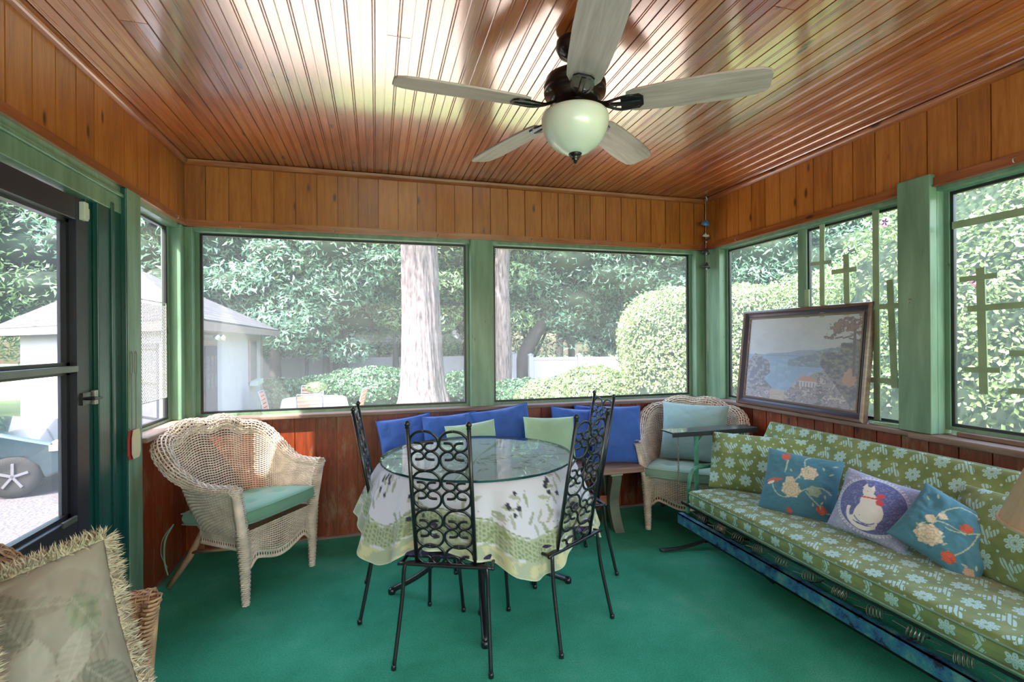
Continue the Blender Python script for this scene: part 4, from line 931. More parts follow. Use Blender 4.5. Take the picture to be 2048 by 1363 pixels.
# ------------------------------------------------------------------ porch glider
gl = thing('porch_glider', 'old green metal porch glider with bird-print cushions along the right wall', 'glider', (2.05, 1.6, 0))
gx, gy = -2.05, -1.6
class GM(MB):
    def mesh(s, *a, **k):
        for v in s.v: v += np.array([gx, gy, 0])
        return super().mesh(*a, **k)
Y0, Y1 = .62, 2.60
GM().box(1.772, 1.778, Y0, Y1 + .06, .180, .240).box(1.772, 1.806, Y0, Y1 + .06, .234, .240).build('front_rail', W['worn_blue'], gl)
GM().box(1.768, 1.776, Y0, Y1 + .02, .312, .325).box(1.812, 2.30, Y1 + .0, Y1 + .012, .300, .318).box(1.812, 2.30, Y0, Y0 + .012, .300, .318).box(2.29, 2.30, Y0, Y1, .300, .318).build('seat_frame', W['iron'], gl)
b = GM()
for y in np.arange(Y0 + .05, Y1, .06): b.tube([(1.815, y, .31), (2.29, y, .305)], .002, 4)
b.build('seat_wires', W['iron'], gl)
GM().box(2.28, 2.32, Y0, Y1 + .05, .21, .262).build('rear_rail', W['worn_blue'], gl)
# coil springs along the front
a = np.linspace(0, 5 * 2 * PI, 60); hel = [(.004 * math.sin(t * .3), -.035 + .07 * t / a[-1], 0) for t in a]
sm = MB().tube([(.019 * math.cos(t), -.028 + .056 * t / a[-1], .019 * math.sin(t)) for t in a], .0013, 4).tube([(0, -.07, .004), (0, -.028, 0)], .0013, 4).tube([(0, .028, 0), (0, .07, .004)], .0013, 4).mesh('spring'); W['spring'] = plain('spring_wire', lin(150, 135, 125), .35, .1, metal=.6); sm.materials.append(W['spring'])
for k, y in enumerate(np.arange(Y0 + .08, Y1 - .02, .145)):
    o = bpy.data.objects.new('spring', sm); C.objects.link(o); o.parent = gl; o.location = (1.785 + gx, y + gy, .282); o.rotation_euler = (R(8 * (-1) ** k), 0, R(18))
# base: floor bars, uprights, stretchers, far and near ends
for ye in (Y1 + .07, Y0 - .02):
    GM().tube(spline([(1.67, ye + .02, .012), (1.80, ye + .01, .014), (1.93, ye, .035), (1.99, ye, .05), (2.15, ye, .03), (2.36, ye + .01, .012)], 5), .016, 8, flat=.5).build('floor_bar', W['iron'], gl, True)
    GM().box(1.965, 1.990, ye - .012, ye + .012, .035, .215).build('upright', W['worn_grey'] if 'worn_grey' in W else W['iron'], gl)
    GM().bar((1.978, ye, .16), (1.978, ye - .55 * (1 if ye > 1.5 else -1), .045), .012, .03).build('brace', W['iron'], gl)
GM().box(1.968, 1.986, Y0, Y1 + .05, .045, .075).build('stretcher', W['iron'], gl)
for k, y in enumerate((.9, 1.35, 1.8, 2.25)): GM().tube(spline([(1.95, y, .20), (1.93, y + .1, .14), (1.97, y + .2, .08)], 4), .004, 6).build('hanger_rod', W['iron'], gl)
# end arms: bent tube, tray top on post with brackets, hanging chain
for ye, sg in ((Y1 + .02, 1), (Y0, -1)):
    GM().tube(spline([(1.815, ye, .25), (1.822, ye, .36), (1.832, ye, .46), (1.865, ye, .512), (1.93, ye, .522), (2.10, ye, .522), (2.25, ye, .515)], 6), .0125, 10).build('arm_tube', W['green_metal'], gl, True)
    yt = ye + .03 * sg
    GM().box(1.90 - .012, 1.90 + .012, yt - .006, yt + .006, .26, .735).build('tray_post', W['green_metal'], gl)
    GM().box(2.22, 2.244, yt - .006, yt + .006, .26, .735).build('tray_post', W['green_metal'], gl)
    GM().box(1.70, 2.31, yt - .05, yt + .075, .735, .744).box(1.70, 2.31, yt - .054, yt - .048, .715, .744).build('tray', W['tray'] if 'tray' in W else W['iron'], gl, bevel=.002)
    GM().bar((1.905, yt, .665), (1.96, yt, .735), .02, .005).bar((2.04, yt, .735), (2.10, yt, .66), .02, .005).build('bracket', W['green_metal'], gl)
    b = GM()
    for k in range(22):
        z = .715 - k * .0185; ax = (1, 0) if k % 2 else (0, 1)
        b.tube([(1.760 + ax[0] * .0045 * math.cos(q), yt - .02 + ax[1] * .0045 * math.cos(q), z - .006 + .012 * math.sin(q)) for q in np.linspace(0, 2 * PI, 10, endpoint=False)], .0022, 4, True)
    b.build('chain', W['spring'], gl)
# back frame posts
for y in (Y0 + .1, 1.6, Y1 - .1): GM().bar((2.26, y, .26), (2.42, y, .74), .03, .012).build('back_post', W['green_metal'], gl)
def slab(name, label, P0, ex, ey, w, d, h, yw, group=None, seed=0, crown_=.25, parent=None, sag=0, welt=True, rnd=.03):
    """box cushion: P0 corner-centre, ex along w, ey along d, thickness h upwards; covered in the bird print"""
    ex = np.array(ex, float) / np.linalg.norm(ex); ey = np.array(ey, float) / np.linalg.norm(ey); ez = np.cross(ex, ey)
    nu, nv = max(24, int(w / .02)), max(20, int(d / .018)); ku = np.linspace(-1, 1, nu + 1); kv = np.linspace(-1, 1, nv + 1)
    # arc section: flat top then rolled edges
    def prof(k, half): # distance from edge -> rounded drop
        q = (1 - np.abs(k)) * half; return np.clip(q / rnd, 0, 1)
    ku = np.sign(ku) * (1 - (1 - np.abs(ku)) ** 1.5); kv = np.sign(kv) * (1 - (1 - np.abs(kv)) ** 1.5)
    u, v = np.meshgrid(ku, kv, indexing='ij'); e = np.minimum(prof(u, w / 2), prof(v, d / 2)); e = np.sqrt(1 - (1 - e) ** 2)
    nz = (fbm(u * w * 6 + 3, v * d * 8 + 5, seed) - .5); b = MB(); hh = h / 2
    for s_ in (1, -1):
        z = s_ * hh * (.72 * (e > 0) * np.clip(e * 8, 0, 1) + .28 * e) * (1 + crown_ * (1 - u ** 4) * (1 - v ** 2)) + nz * .012 * e
        inset = (1 - e) * 0
        x, y = u * w / 2, v * d / 2
        P = x[..., None] * ex + y[..., None] * ey + z[..., None] * ez + np.array(P0)
        # cloth coordinates continue down over the edges
        over = (1 - np.clip(e * 8, 0, 1))
        cu = x + np.sign(u) * (hh * (1 - z / hh * s_)) * (np.abs(u) * w / 2 > w / 2 - rnd); cv = y + np.sign(v) * (hh * (1 - z / hh * s_)) * (np.abs(v) * d / 2 > d / 2 - rnd)
        b.grid(P, uv=np.stack([cu + 4.3 + yw, cv + 7.1, 0 * cu], -1).reshape(-1, 3), flip=(s_ < 0))
    cushion = thing(name, label, 'cushion', tuple(P0), group=group)
    for V in b.v: V -= np.array(P0)
    b.build('cover', W['bird_print'], cushion, True, uv=True)
    if welt:
        k = np.linspace(-1, 1, 40, endpoint=False); pth = [(a, -1) for a in k] + [(1, a) for a in k] + [(-a, 1) for a in k] + [(-1, -a) for a in k]
        for zz in (.62, -.62): MB().tube([a * w / 2 * ex + c_ * d / 2 * ey + zz * hh * ez for a, c_ in pth], .004, 5, True).build('welting', W['welt'], cushion, True)
    return cushion
W['welt'] = plain('print_welting', lin(128, 160, 140), .8, .2, 30)
slab('glider_seat_cushion', 'long olive bird-print seat cushion of the glider', (2.028, 1.545, .376), (0, 1, 0), (-1, 0, 0), 1.93, .56, .098, 0, seed=2)
bd = np.array([.235, 0, .40]); bd /= np.linalg.norm(bd)
pc = np.array([2.115, 1.555, .42]) + bd * .215 + np.array([bd[2], 0, -bd[0]]) * .055
slab('glider_back_cushion', 'long olive bird-print back cushion of the glider under the right windows', pc, (0, 1, 0), tuple(-bd), 1.95, .44, .115, .5, seed=4, crown_=.12)
def yawp(fx, fy): return math.degrees(math.atan2(fx, -fy))
pillow('olive bird-print bolster cushion at the far end of the glider', .52, .33, .15, (2.065, 2.335, .425), -50, 20, 0, W['bird_print'], 'bird-print end cushions of the glider', 14, uvs=True, n=40, name='end_cushion', cat='cushion', pinch=.02)
pillow('olive bird-print cushion at the near end of the glider by the lampshade', .48, .32, .15, (2.12, 1.215, .425), -98, 24, -2, W['bird_print'], 'bird-print end cushions of the glider', 15, uvs=True, n=40, name='end_cushion', cat='cushion', pinch=.02)
def floral(seed):
    def f(u, v):
        L = lambda *a: np.array(lin(*a)); rg = np.random.default_rng(seed); c = np.ones(u.shape + (3,)) * L(66, 122, 142); c = c * (.9 + .2 * fbm(u * 3, v * 3, seed)[..., None]); n2 = fbm(u * 26, v * 26, seed + 3)
        def put(m, col, a=1.): m = np.clip(m, 0, 1)[..., None] * a; c[:] = c * (1 - m) + col * m
        vine, cream, red = L(168, 184, 160), L(214, 200, 174), L(206, 96, 72)
        def curve(p0, p1, p2, w_=.018):
            for t in np.linspace(0, 1, 46):
                x = (1 - t) ** 2 * p0[0] + 2 * t * (1 - t) * p1[0] + t * t * p2[0]; y = (1 - t) ** 2 * p0[1] + 2 * t * (1 - t) * p1[1] + t * t * p2[1]; put(((u - x) ** 2 + (v - y) ** 2 < w_ ** 2).astype(float), vine)
        def flower(cx, cy, r, col, pt=7, ring=True):
            rr = np.hypot(u - cx, v - cy); th = np.arctan2(v - cy, u - cx); put((rr < r * (1 + .14 * np.cos(th * pt))).astype(float), col)
            if ring: put(((rr < r * 1.05) & (np.sin(rr * 46 / r * .35 + np.cos(th * pt) * 1.4) > .55)).astype(float), col * .72)
        def leaf(cx, cy, a, l, col): 
            du = (u - cx) * math.cos(a) + (v - cy) * math.sin(a); dv = -(u - cx) * math.sin(a) + (v - cy) * math.cos(a); put(((du / l) ** 2 + (dv / l * 2.8) ** 2 < 1).astype(float), col)
        if seed % 2:
            curve((-.2, -.3), (.1, .4), (.25, .45)); curve((.2, -.2), (.6, .2), (.9, -.1)); curve((-.7, -.1), (-.5, -.6), (-.2, -.5)); curve((-.35, .3), (-.3, .7), (-.4, .9)); curve((.3, -.2), (.6, -.5), (.8, -.6)); curve((.2, .5), (.0, .9), (.2, .95))
            flower(.28, .42, .21, cream); flower(-.10, -.22, .25, cream); flower(-.16, .05, .13, cream, 5); flower(.5, -.12, .16, L(150, 170, 150), 6); flower(-.42, .82, .12, red, 5); flower(.72, -.62, .12, red, 4); flower(-.1, -.9, .08, red, 5)
            leaf(-.66, -.06, .3, .20, red); leaf(-.72, -.14, .5, .12, L(230, 220, 210)); leaf(-.46, .02, .3, .08, red)
            for k in range(14): leaf(rg.uniform(-.8, .9), rg.uniform(-.8, .9), rg.uniform(0, 6), .06, vine)
        else:
            curve((-.2, -.5), (-.6, .2), (-.1, .8)); curve((-.1, .8), (.5, .95), (.7, .6)); curve((.7, .6), (.3, .0), (-.1, .0)); curve((.5, .3), (.6, -.4), (.2, -.8)); curve((.7, .9), (.8, .6), (.9, .5)); curve((-.5, -.1), (-.2, .2), (.3, .1))
            flower(-.28, -.45, .29, cream); flower(-.45, .0, .12, cream, 4); flower(-.28, .25, .10, cream, 4); flower(.25, .28, .13, red, 6); flower(.30, -.72, .15, red, 6); flower(.78, -.75, .12, L(190, 160, 140), 5)
            for k in range(16): leaf(rg.uniform(-.8, .9), rg.uniform(-.8, .9), rg.uniform(0, 6), .07, vine)
        return np.clip(c, 0, 1)
    return f
def catprint(u, v):
    L = lambda *a: np.array(lin(*a)); c = np.ones(u.shape + (3,)) * L(150, 158, 190); n2 = fbm(u * 30, v * 30, 71)
    def put(m, col, a=1.): m = np.asarray(m, float)[..., None] * a; c[:] = c * (1 - m) + col * m
    put(n2 > .6, L(186, 190, 212), .6); r = np.hypot(u / .86, v / .86)
    put(r < 1.03, L(196, 202, 220)); put(r < 1, L(92, 104, 160)); put((r < .99) & (n2 > .58), L(132, 142, 190), .7)
    th = np.arctan2(v, u); put((r > 1.04) & (r < 1.10) & (np.sin(th * 60) > 0), L(206, 210, 222))
    w_ = L(226, 226, 222); e = lambda cx, cy, a, b, t=0: ((((u - cx) * math.cos(t) + (v - cy) * math.sin(t)) / a) ** 2 + ((-(u - cx) * math.sin(t) + (v - cy) * math.cos(t)) / b) ** 2 < 1)
    cat = e(.05, -.22, .30, .36) | e(-.12, .12, .20, .26, -.3) | e(-.20, .40, .155, .165) | e(-.12, -.54, .34, .10) | e(-.26, -.22, .10, .32, -.25) | e(-.02, -.52, .3, .12)
    for cx, s_ in ((-.30, -1), (-.12, 1)): cat |= (np.abs(u - cx) < .075 * (1 - (v - .50) / .17)) & (v > .48) & (v < .67)
    put(cat, w_)
    tail = (np.abs(np.hypot((u + .10) / 1.0, (v + .30)) - .46) < .055 * (1.2 - np.abs(u + .1))) & (v < -.22) & (u < .25); put(tail, w_); put((np.abs(np.hypot(u + .06, v + .28) - .345) < .018) & (v < -.45) & (u < .2) & (u > -.35), L(120, 130, 170))
    rd = L(206, 84, 96); put((np.abs(v - (.21 + .18 * (u + .15))) < .022) & (u > -.34) & (u < .12), rd); put(e(.14, .38, .10, .09, .5) | e(.17, .16, .10, .10, -.6) | e(.08, .27, .05, .05), rd)
    put(e(-.30, .40, .012, .010) | e(-.22, .41, .012, .010), L(90, 90, 100))
    return np.clip(c, .0, 1)
W['pillow_back'] = W['blue']
pillow('teal floral pillow with red bird and cream roses, farthest of the three on the glider', .345, .315, .13, (1.975, 1.985, .422), -62, 22, 3, W['print'], 'printed pillows on the glider', 41, floral(41), n=120, wr=.007)
pillow('blue pillow with a white sitting cat and red bow, middle of the glider', .295, .28, .12, (1.995, 1.640, .442), -66, 28, 10, W['print'], 'printed pillows on the glider', 42, catprint, n=150, wr=.004)
pillow('teal floral pillow tilted on its corner, nearest of the three on the glider', .29, .26, .12, (2.02, 1.405, .455), -52, 28, 30, W['print'], 'printed pillows on the glider', 44, floral(44), n=120, wr=.007)

# ------------------------------------------------------------------ floor lamp at the right edge
lp = thing('floor_lamp', 'floor lamp with a pleated cream shade cut off by the right edge', 'lamp', (1.60, .708, 0))
MB().lathe([(0, .001), (.13, .001), (.135, .012), (.12, .022), (.03, .035), (.012, .06), (0.011, .9), (0, .9)], n=28).build('base_and_pole', W['motor'], lp, True)
n = 180; a = np.linspace(0, 2 * PI, n, endpoint=False); zz = np.linspace(.85, 1.11, 8); G = []
for z in zz: r = (.195 - .095 * (z - .85) / .26) + .0028 * np.cos(a * 45); G.append(np.stack([r * np.cos(a), r * np.sin(a), np.full(n, z)], 1))
W['shade'] = fabric('cream_pleated_shade', lin(214, 208, 190), .9, .04)
MB().grid(np.array(G), cv=True).build('pleated_shade', W['shade'], lp, True)
for z, r in ((.85, .197), (1.11, .102)): MB().tube([(r * math.cos(q), r * math.sin(q), z) for q in np.linspace(0, 2 * PI, 60, endpoint=False)], .005, 8, True).build('shade_trim', W['shade'], lp, True)
MB().tube([(-.10, 0, 1.10), (.10, 0, 1.10)], .002, 5).tube([(0, 0, .88), (0, 0, 1.12)], .004, 6).lathe([(0, .94), (.02, .95), (.028, .98), (.02, 1.02), (0, 1.03)], n=16).build('bulb_and_harp', W['white'], lp, True)

# ------------------------------------------------------------------ garden
GZ = -.60
m = Mat('mown_grass').set(rough=.95); v = m.coord(); n1 = m.noise(v, .35, 5); n2 = m.noise(v, 30, 3)
c = m.ramp(n1, [(.35, lin(92, 112, 66)), (.6, lin(120, 140, 86)), (.75, lin(150, 150, 118))]); m.link(c, 'Base Color'); m.bump(n2, .8, .03); W['grass'] = m.m
S('lawn', MB().box(-40, 45, -25, 60, GZ - .1, GZ), W['grass'])
m = Mat('driveway_gravel').set(rough=.9); v = m.coord(); vo = m.n.new('ShaderNodeTexVoronoi'); vo.inputs['Scale'].default_value = 28; m.l.new(v, vo.inputs['Vector'])
c = m.mix(.5, m.ramp(m.noise(v, 40, 3), [(.3, lin(52, 50, 56)), (.7, lin(84, 80, 86))]), m.ramp(vo.outputs['Color'], [(0, lin(48, 46, 50)), (1, lin(90, 86, 90))])); m.link(c, 'Base Color'); m.bump(vo.outputs['Distance'], .6, .02)
W['gravel'] = m.m
S('driveway', MB().box(-12, -1.7, -12, 11.5, GZ, GZ + .012), W['gravel'])
W['slab_pale'] = plain('pale_bounce_slab', lin(182, 164, 154), .85, .06, 3, .3, 20)
S('bounce_slab', MB().box(-1.65, 4.6, D + .15, 8.2, GZ, GZ + .03).box(-1.65, 4.4, -7, YN - .2, GZ, GZ + .03), W['slab_pale'])  # unseen pale slabs added to brighten the ceiling reflection and bounced daylight
W['stucco'] = plain('white_stucco', lin(150, 154, 172), .9, .05, 3, .3, 60)
W['slate_door'] = plain('dark_grey_door', lin(66, 66, 84), .6, .15)
m = Mat('asphalt_shingle').set(rough=.9); v = m.coord('Generated'); 
m2 = m.coord('Object', (1, 1, 1)); br = m.n.new('ShaderNodeTexBrick'); br.inputs['Scale'].default_value = 1; br.inputs['Mortar Size'].default_value = .012
br.inputs['Brick Width'].default_value = .32; br.inputs['Row Height'].default_value = .10; br.inputs['Color1'].default_value = (*lin(56, 56, 68), 1); br.inputs['Color2'].default_value = (*lin(76, 73, 84), 1); br.inputs['Mortar'].default_value = (*lin(38, 38, 46), 1)
sx = m.n.new('ShaderNodeSeparateXYZ'); m.l.new(m2, sx.inputs[0]); cb = m.n.new('ShaderNodeCombineXYZ'); m.l.new((E(m.t, sx.outputs[0]) * .6 + E(m.t, sx.outputs[1]) * .8).v, cb.inputs[0]); m.l.new((E(m.t, sx.outputs[2]) * 1.6).v, cb.inputs[1]); m.l.new(cb.outputs[0], br.inputs['Vector'])
m.link(br.outputs['Color'], 'Base Color'); m.bump(br.outputs['Fac'], .4, .02); W['shingle'] = m.m
A, B_, C_, D_ = np.array((-2.25, 7.0)), np.array((-2.69, 13.2)), np.array((-9.3, 14.6)), np.array((-7.2, 11.8))
D_ = np.array((-6.6, 11.7)); C_ = D_ + (B_ - A) * .9
ga = thing('garage', 'white stucco garage with grey hipped shingle roof, left of the garden', 'building', (-4.5, 10.5, GZ))
gofs = np.array((-4.5, 10.5, GZ))
class OM(MB):
    def mesh(s, *a, **k):
        for v in s.v: v -= gofs
        return super().mesh(*a, **k)
EZ = 1.55
quad = [A, B_, C_, D_]
OM().prism([tuple(p) for p in quad], lambda x, y, z: (x, y, z), GZ, EZ).build('wall', W['stucco'], ga)
cen = sum(quad) / 4; ev = [p + (p - cen) / np.linalg.norm(p - cen) * .42 for p in quad]; apx = np.array((-4.35, 10.9, 2.72))
b = OM(); b.add([(*p, EZ - .02) for p in ev] + [(*p, EZ + .06) for p in ev] + [tuple(apx)], [(0, 1, 5, 4), (1, 2, 6, 5), (2, 3, 7, 6), (3, 0, 4, 7)], [[3, 2, 1, 0], [4, 5, 8], [5, 6, 8], [6, 7, 8], [7, 4, 8]]); b.build('roof', W['shingle'], ga)
W['fascia'] = plain('weathered_fascia', lin(120, 110, 112), .7)
b = OM()
for i in range(4): p, q = ev[i], ev[(i + 1) % 4]; b.bar((*p, EZ - .03), (*q, EZ - .03), .03, .12)
b.build('fascia', W['fascia'], ga)
def onwall(p, q, s0, s1, z0, z1, d, nm, mat, parent=ga, cls=OM):
    p = np.array(p); q = np.array(q); a = p + (q - p) * s0; c_ = p + (q - p) * s1; t_ = (q - p) / np.linalg.norm(q - p); nn = np.array((t_[1], -t_[0]))
    if np.dot(nn, -a) < 0: nn = -nn
    o0, o1 = (d if isinstance(d, tuple) else (0, d)); V = [(*(P_ + nn * o), z) for P_ in (a, c_) for o in (o0, o1) for z in (z0, z1)]
    return cls().add(V, [(0, 1, 3, 2), (4, 6, 7, 5), (0, 4, 5, 1), (2, 3, 7, 6), (0, 2, 6, 4), (1, 5, 7, 3)]).build(nm, mat, parent)
onwall(A, B_, .085, .225, GZ, 1.34, (0, .04), 'door_frame', W['fascia']); dr = onwall(A, B_, .10, .21, GZ + .02, 1.26, (.035, .055), 'door', W['slate_door'])
for k in range(3):
    for j in range(2): onwall(A, B_, .108 + .05 * k - .012 * k, .132 + .05 * k - .012 * k, .66 + .26 * j, .86 + .26 * j, (.05, .058), 'door_pane', W['door_glass'], dr)
onwall(A, B_, .70, .85, .48, 1.36, (0, .04), 'window_frame', W['fascia']); onwall(A, B_, .715, .835, .52, 1.32, (.035, .05), 'window_sash', W['slate_door'])
onwall(A, B_, .71, .86, .40, .50, (.02, .16), 'window_box', plain('box_paint', lin(150, 170, 172), .6))
onwall(A, B_, .985, 1.0, GZ, EZ, (0, .04), 'corner_board', W['fascia'])
onwall(A, D_, .12, .62, GZ, 1.30, (-.02, .03), 'garage_door', W['slate_door'])
for k in range(4): onwall(A, D_, .12, .62, GZ + .46 * k + .44, GZ + .46 * k + .46, (.03, .045), 'door_rib', W['black_frame'])
sp = np.array((-2.28, 7.35)); OM().lathe([(0, .06), (.03, .05), (.055, 0), (.04, .0), (0, .03)], (-2.10, 7.6, 1.36), 12, rotm('Y', .7)).lathe([(0, .06), (.03, .05), (.055, 0), (.04, .0), (0, .03)], (-2.10, 7.85, 1.36), 12, rotm('Y', .7)).bar((-2.30, 7.72, 1.44), (-2.1, 7.72, 1.42), .04, .04).build('flood_light', W['steel'], ga)

# parked car: nose and front wheel show through the door
W['car'] = plain('dark_green_car_paint', lin(28, 52, 60), .2, .05, coat=1, metal=.3)
W['tyre'] = plain('tyre_rubber', lin(16, 16, 18), .8, .1); W['rim'] = plain('alloy_rim', lin(104, 104, 112), .4, .05, metal=.3)
W['carglass'] = plain('dark_car_glass', lin(30, 36, 42), .05, coat=1)
cdir = np.array((.80, -.60)) ; cdir = cdir / np.linalg.norm(cdir)
car = thing('parked_car', 'dark green car parked on the driveway, seen through the glass door', 'car', (-4.30, 7.45, GZ + .012), rz=math.atan2(.10, 1.0))
# local: x forward (nose), y to its left; origin at the near front wheel's contact, near side is y=0
side = [(-3.05, .30), (-3.1, .55), (-3.0, .82), (-2.75, .90), (-2.35, 1.22), (-1.35, 1.26), (-.78, .88), (-.1, .80), (.38, .66), (.52, .52), (.54, .30), (.34, .22), (.30, .22), (.25, .37), (.12, .48), (-.12, .48), (-.25, .37), (-.30, .20), (-2.0, .20), (-2.05, .37), (-2.18, .48), (-2.42, .48), (-2.55, .37), (-2.6, .22), (-2.95, .22)]
MB().prism([(x, z) for x, z in side], lambda x, z, t: (x, t, z), .02, 1.42).build('body', W['car'], car, bevel=.05)
MB().prism([(-2.32, .92), (-2.15, 1.17), (-1.42, 1.20), (-.95, .92)], lambda x, z, t: (x, t, z), .005, 1.435).build('side_windows', W['carglass'], car)
for x in (0, -2.30):
    for y in (.03, 1.24):
        w_ = MB().lathe([(.16, -.08), (.245, -.085), (.268, -.06), (.268, .06), (.245, .085), (.16, .08)], (x, y + .08, .268), 28, rotm('X', PI / 2)).build('wheel', W['tyre'], car, True)
        b = MB().lathe([(.17, -.05), (.165, .07), (.15, .05), (.15, -.05)], (x, y + .08, .268), 28, rotm('X', PI / 2)).lathe([(0, .085), (.035, .08), (.04, .05)], (x, y + .08, .268), 12, rotm('X', PI / 2))
        for k in range(5): q = k * 2 * PI / 5 + .3; b.bar((x, y + (.01 if y < 1 else .15), .268), (x + .16 * math.cos(q), y + (.01 if y < 1 else .15), .268 + .16 * math.sin(q)), .03, .05, up=(0, 1, 0))
        b.build('rim', W['rim'], w_)
MB().lathe([(0, .02), (.06, .015), (.09, 0)], (.44, .05, .60), 16, rotm('X', PI / 2) @ rotm('X', 0)).box(.36, .50, .008, .10, .555, .63).build('headlight', plain('headlight_lens', lin(210, 180, 160), .1, coat=1), car)
MB().box(-.9, -.78, -.10, .02, .88, .98).build('wing_mirror', W['car'], car, bevel=.02)

# foliage
def leaf_cloud(mb, P, N, size, rg, jit=.6, tri=False):
    n = len(P); d = N + rg.normal(0, jit, (n, 3)); d /= np.linalg.norm(d, axis=1)[:, None]; a = np.cross(d, rg.normal(0, 1, (n, 3))); a /= np.linalg.norm(a, axis=1)[:, None]; b = np.cross(d, a)
    s_ = size * rg.uniform(.6, 1.25, (n, 1)); V = np.stack([P - a * s_ * .5, P + b * s_ * .28 + d * s_ * .06, P + a * s_ * .5, P - b * s_ * .28 + d * s_ * .06], 1)
    if tri: mb.add(V[:, :3].reshape(-1, 3), None, np.arange(3 * n).reshape(-1, 3).tolist())
    else: mb.add(V.reshape(-1, 3), np.arange(4 * n).reshape(-1, 4))
def blob(rg, c, r, n, flat=1.0):
    d = rg.normal(0, 1, (n, 3)); d /= np.linalg.norm(d, axis=1)[:, None]; q = rg.uniform(.72, 1.04, (n, 1)); return np.array(c) + d * q * np.array(r), d
def icore(mb, c, r, rg):
    n, m_ = 14, 9; th = np.linspace(0, 2 * PI, n, endpoint=False); ph = np.linspace(.01, PI - .01, m_); k = 1 + rg.normal(0, .06, (m_, n))
    G = np.stack([np.sin(ph)[:, None] * np.cos(th)[None] * k, np.sin(ph)[:, None] * np.sin(th)[None] * k, np.cos(ph)[:, None] * k], -1) * np.array(r) + np.array(c); mb.grid(G, cv=True)
W['bark'] = plain('grey_bark', lin(62, 56, 62), .9, .2, 6, .6, 30)
m = Mat('pale_furrowed_bark').set(rough=.9); n = m.noise(m.coord(scale=(7, 7, 1.1)), 3, 6, .65); m.link(m.ramp(n, [(.35, lin(52, 46, 54)), (.5, lin(96, 86, 92)), (.7, lin(124, 114, 118))]), 'Base Color'); m.bump(n, .6, .03); W['bark_pale'] = m.m
LM = [leafmat('maple_leaves_cool', lin(74, 116, 100), lin(104, 146, 126), lin(136, 172, 148)), leafmat('maple_leaves_warm', lin(84, 120, 82), lin(118, 152, 106), lin(152, 180, 128)), leafmat('dark_leaves', lin(66, 104, 90), lin(90, 130, 112), lin(116, 156, 134)),
      leafmat('hedge_leaves', lin(78, 102, 64), lin(116, 136, 90), lin(154, 166, 124)), leafmat('lime_leaves', lin(84, 110, 68), lin(114, 140, 88), lin(148, 168, 116)), leafmat('deep_green_shrub_leaves', lin(54, 88, 66), lin(76, 112, 84), lin(104, 138, 104))]  # last one: darker green for the bushes along the fence
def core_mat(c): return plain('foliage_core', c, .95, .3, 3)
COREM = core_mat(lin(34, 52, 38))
def tree(lab, x, y, h, rxy, zc0, lm, nclu, nleaf, seed, trunk_r=.14, lean=(0, 0), leafs=.15, group='leafy trees beyond the lawn', name='tree', bare=True):
    rg = np.random.default_rng(seed); t = thing(name, lab, 'tree', (x, y, GZ), group=group)
    zc = (zc0 + h) / 2; rz = (h - zc0) / 2
    b = MB(); P = spline([(0, 0, 0), (lean[0] * .4, lean[1] * .4, zc0 * .5 + .3), (lean[0], lean[1], zc0 + .6), (lean[0] * 1.1, lean[1] * 1.1, zc)], 5); b.tube(P, np.linspace(trunk_r * 1.15, trunk_r * .6, len(P)), 10)
    for k in range(5): a = rg.uniform(0, 6.28); z0 = zc0 + rg.uniform(0, rz * .8); b.tube([(lean[0], lean[1], z0), (lean[0] + rxy * .45 * math.cos(a), lean[1] + rxy * .45 * math.sin(a), z0 + rz * .6)], [trunk_r * .5, trunk_r * .2], 6)
    b.build('trunk', W['bark'], t, True)
    b = MB(); cb = MB()
    for k in range(nclu):
        d = rg.normal(0, 1, 3); d /= np.linalg.norm(d); q = rg.uniform(.35, .95); c_ = np.array([lean[0] + d[0] * rxy * q, lean[1] + d[1] * rxy * q, zc + d[2] * rz * q]); c_[2] = max(c_[2], zc0 + .15)
        rr = rg.uniform(.45, .85) * min(rxy, rz) * .42; P, N = blob(rg, c_, (rr * 1.25, rr * 1.25, rr * .7), nleaf); N = N * .6 + np.array([0, 0, .5]); leaf_cloud(b, P, N, leafs * 1.25, rg, .6, True)
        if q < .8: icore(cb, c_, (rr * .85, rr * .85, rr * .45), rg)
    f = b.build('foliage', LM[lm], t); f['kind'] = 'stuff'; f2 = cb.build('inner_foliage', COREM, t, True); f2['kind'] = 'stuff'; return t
# crowns: (px-independent world positions)
specs = [(-9.0, 18.5, 9.2, 3.2, 2.0, 1), (-6.0, 20.5, 9.5, 3.2, 2.1, 0), (-3.4, 19.2, 9.0, 2.6, 2.2, 0), (-1.0, 19.0, 9.6, 2.6, 2.2, 0), (.9, 17.6, 8.8, 2.2, 2.2, 0), (3.4, 19.2, 9.4, 2.6, 2.0, 1), (5.8, 18.2, 9.2, 2.6, 1.9, 2),
         (8.3, 17.4, 9.4, 2.8, 1.5, 2), (11.0, 17.0, 9.6, 3.0, 1.4, 0), (13.8, 15.0, 9.6, 3.2, 1.4, 2), (16.0, 12.0, 9.6, 3.2, 1.4, 0), (17.5, 8.0, 9.6, 3.4, 1.4, 1), (-13, 16.0, 9.8, 3.4, 1.6, 1)]
tl = ['leafy tree over the garage roof, seen through the glass door', 'leafy tree rising just right of the garage roof peak', 'leafy tree behind the right slope of the garage roof', 'leafy tree behind the cluster of thin trunks left of the huge trunk', 'leafy tree directly left of the huge pale trunk', 'leafy tree between the huge trunk and the green window post',
      'dark leafy tree behind the pale second trunk', 'dark leafy tree in the middle of the right back window', 'dark leafy tree above the clipped hedge in the right back window', 'leafy tree above the hedge by the corner post', 'leafy tree beyond the framed painting window', 'leafy tree above the hedge in the rightmost window', 'leafy tree at the far left beyond the driveway']
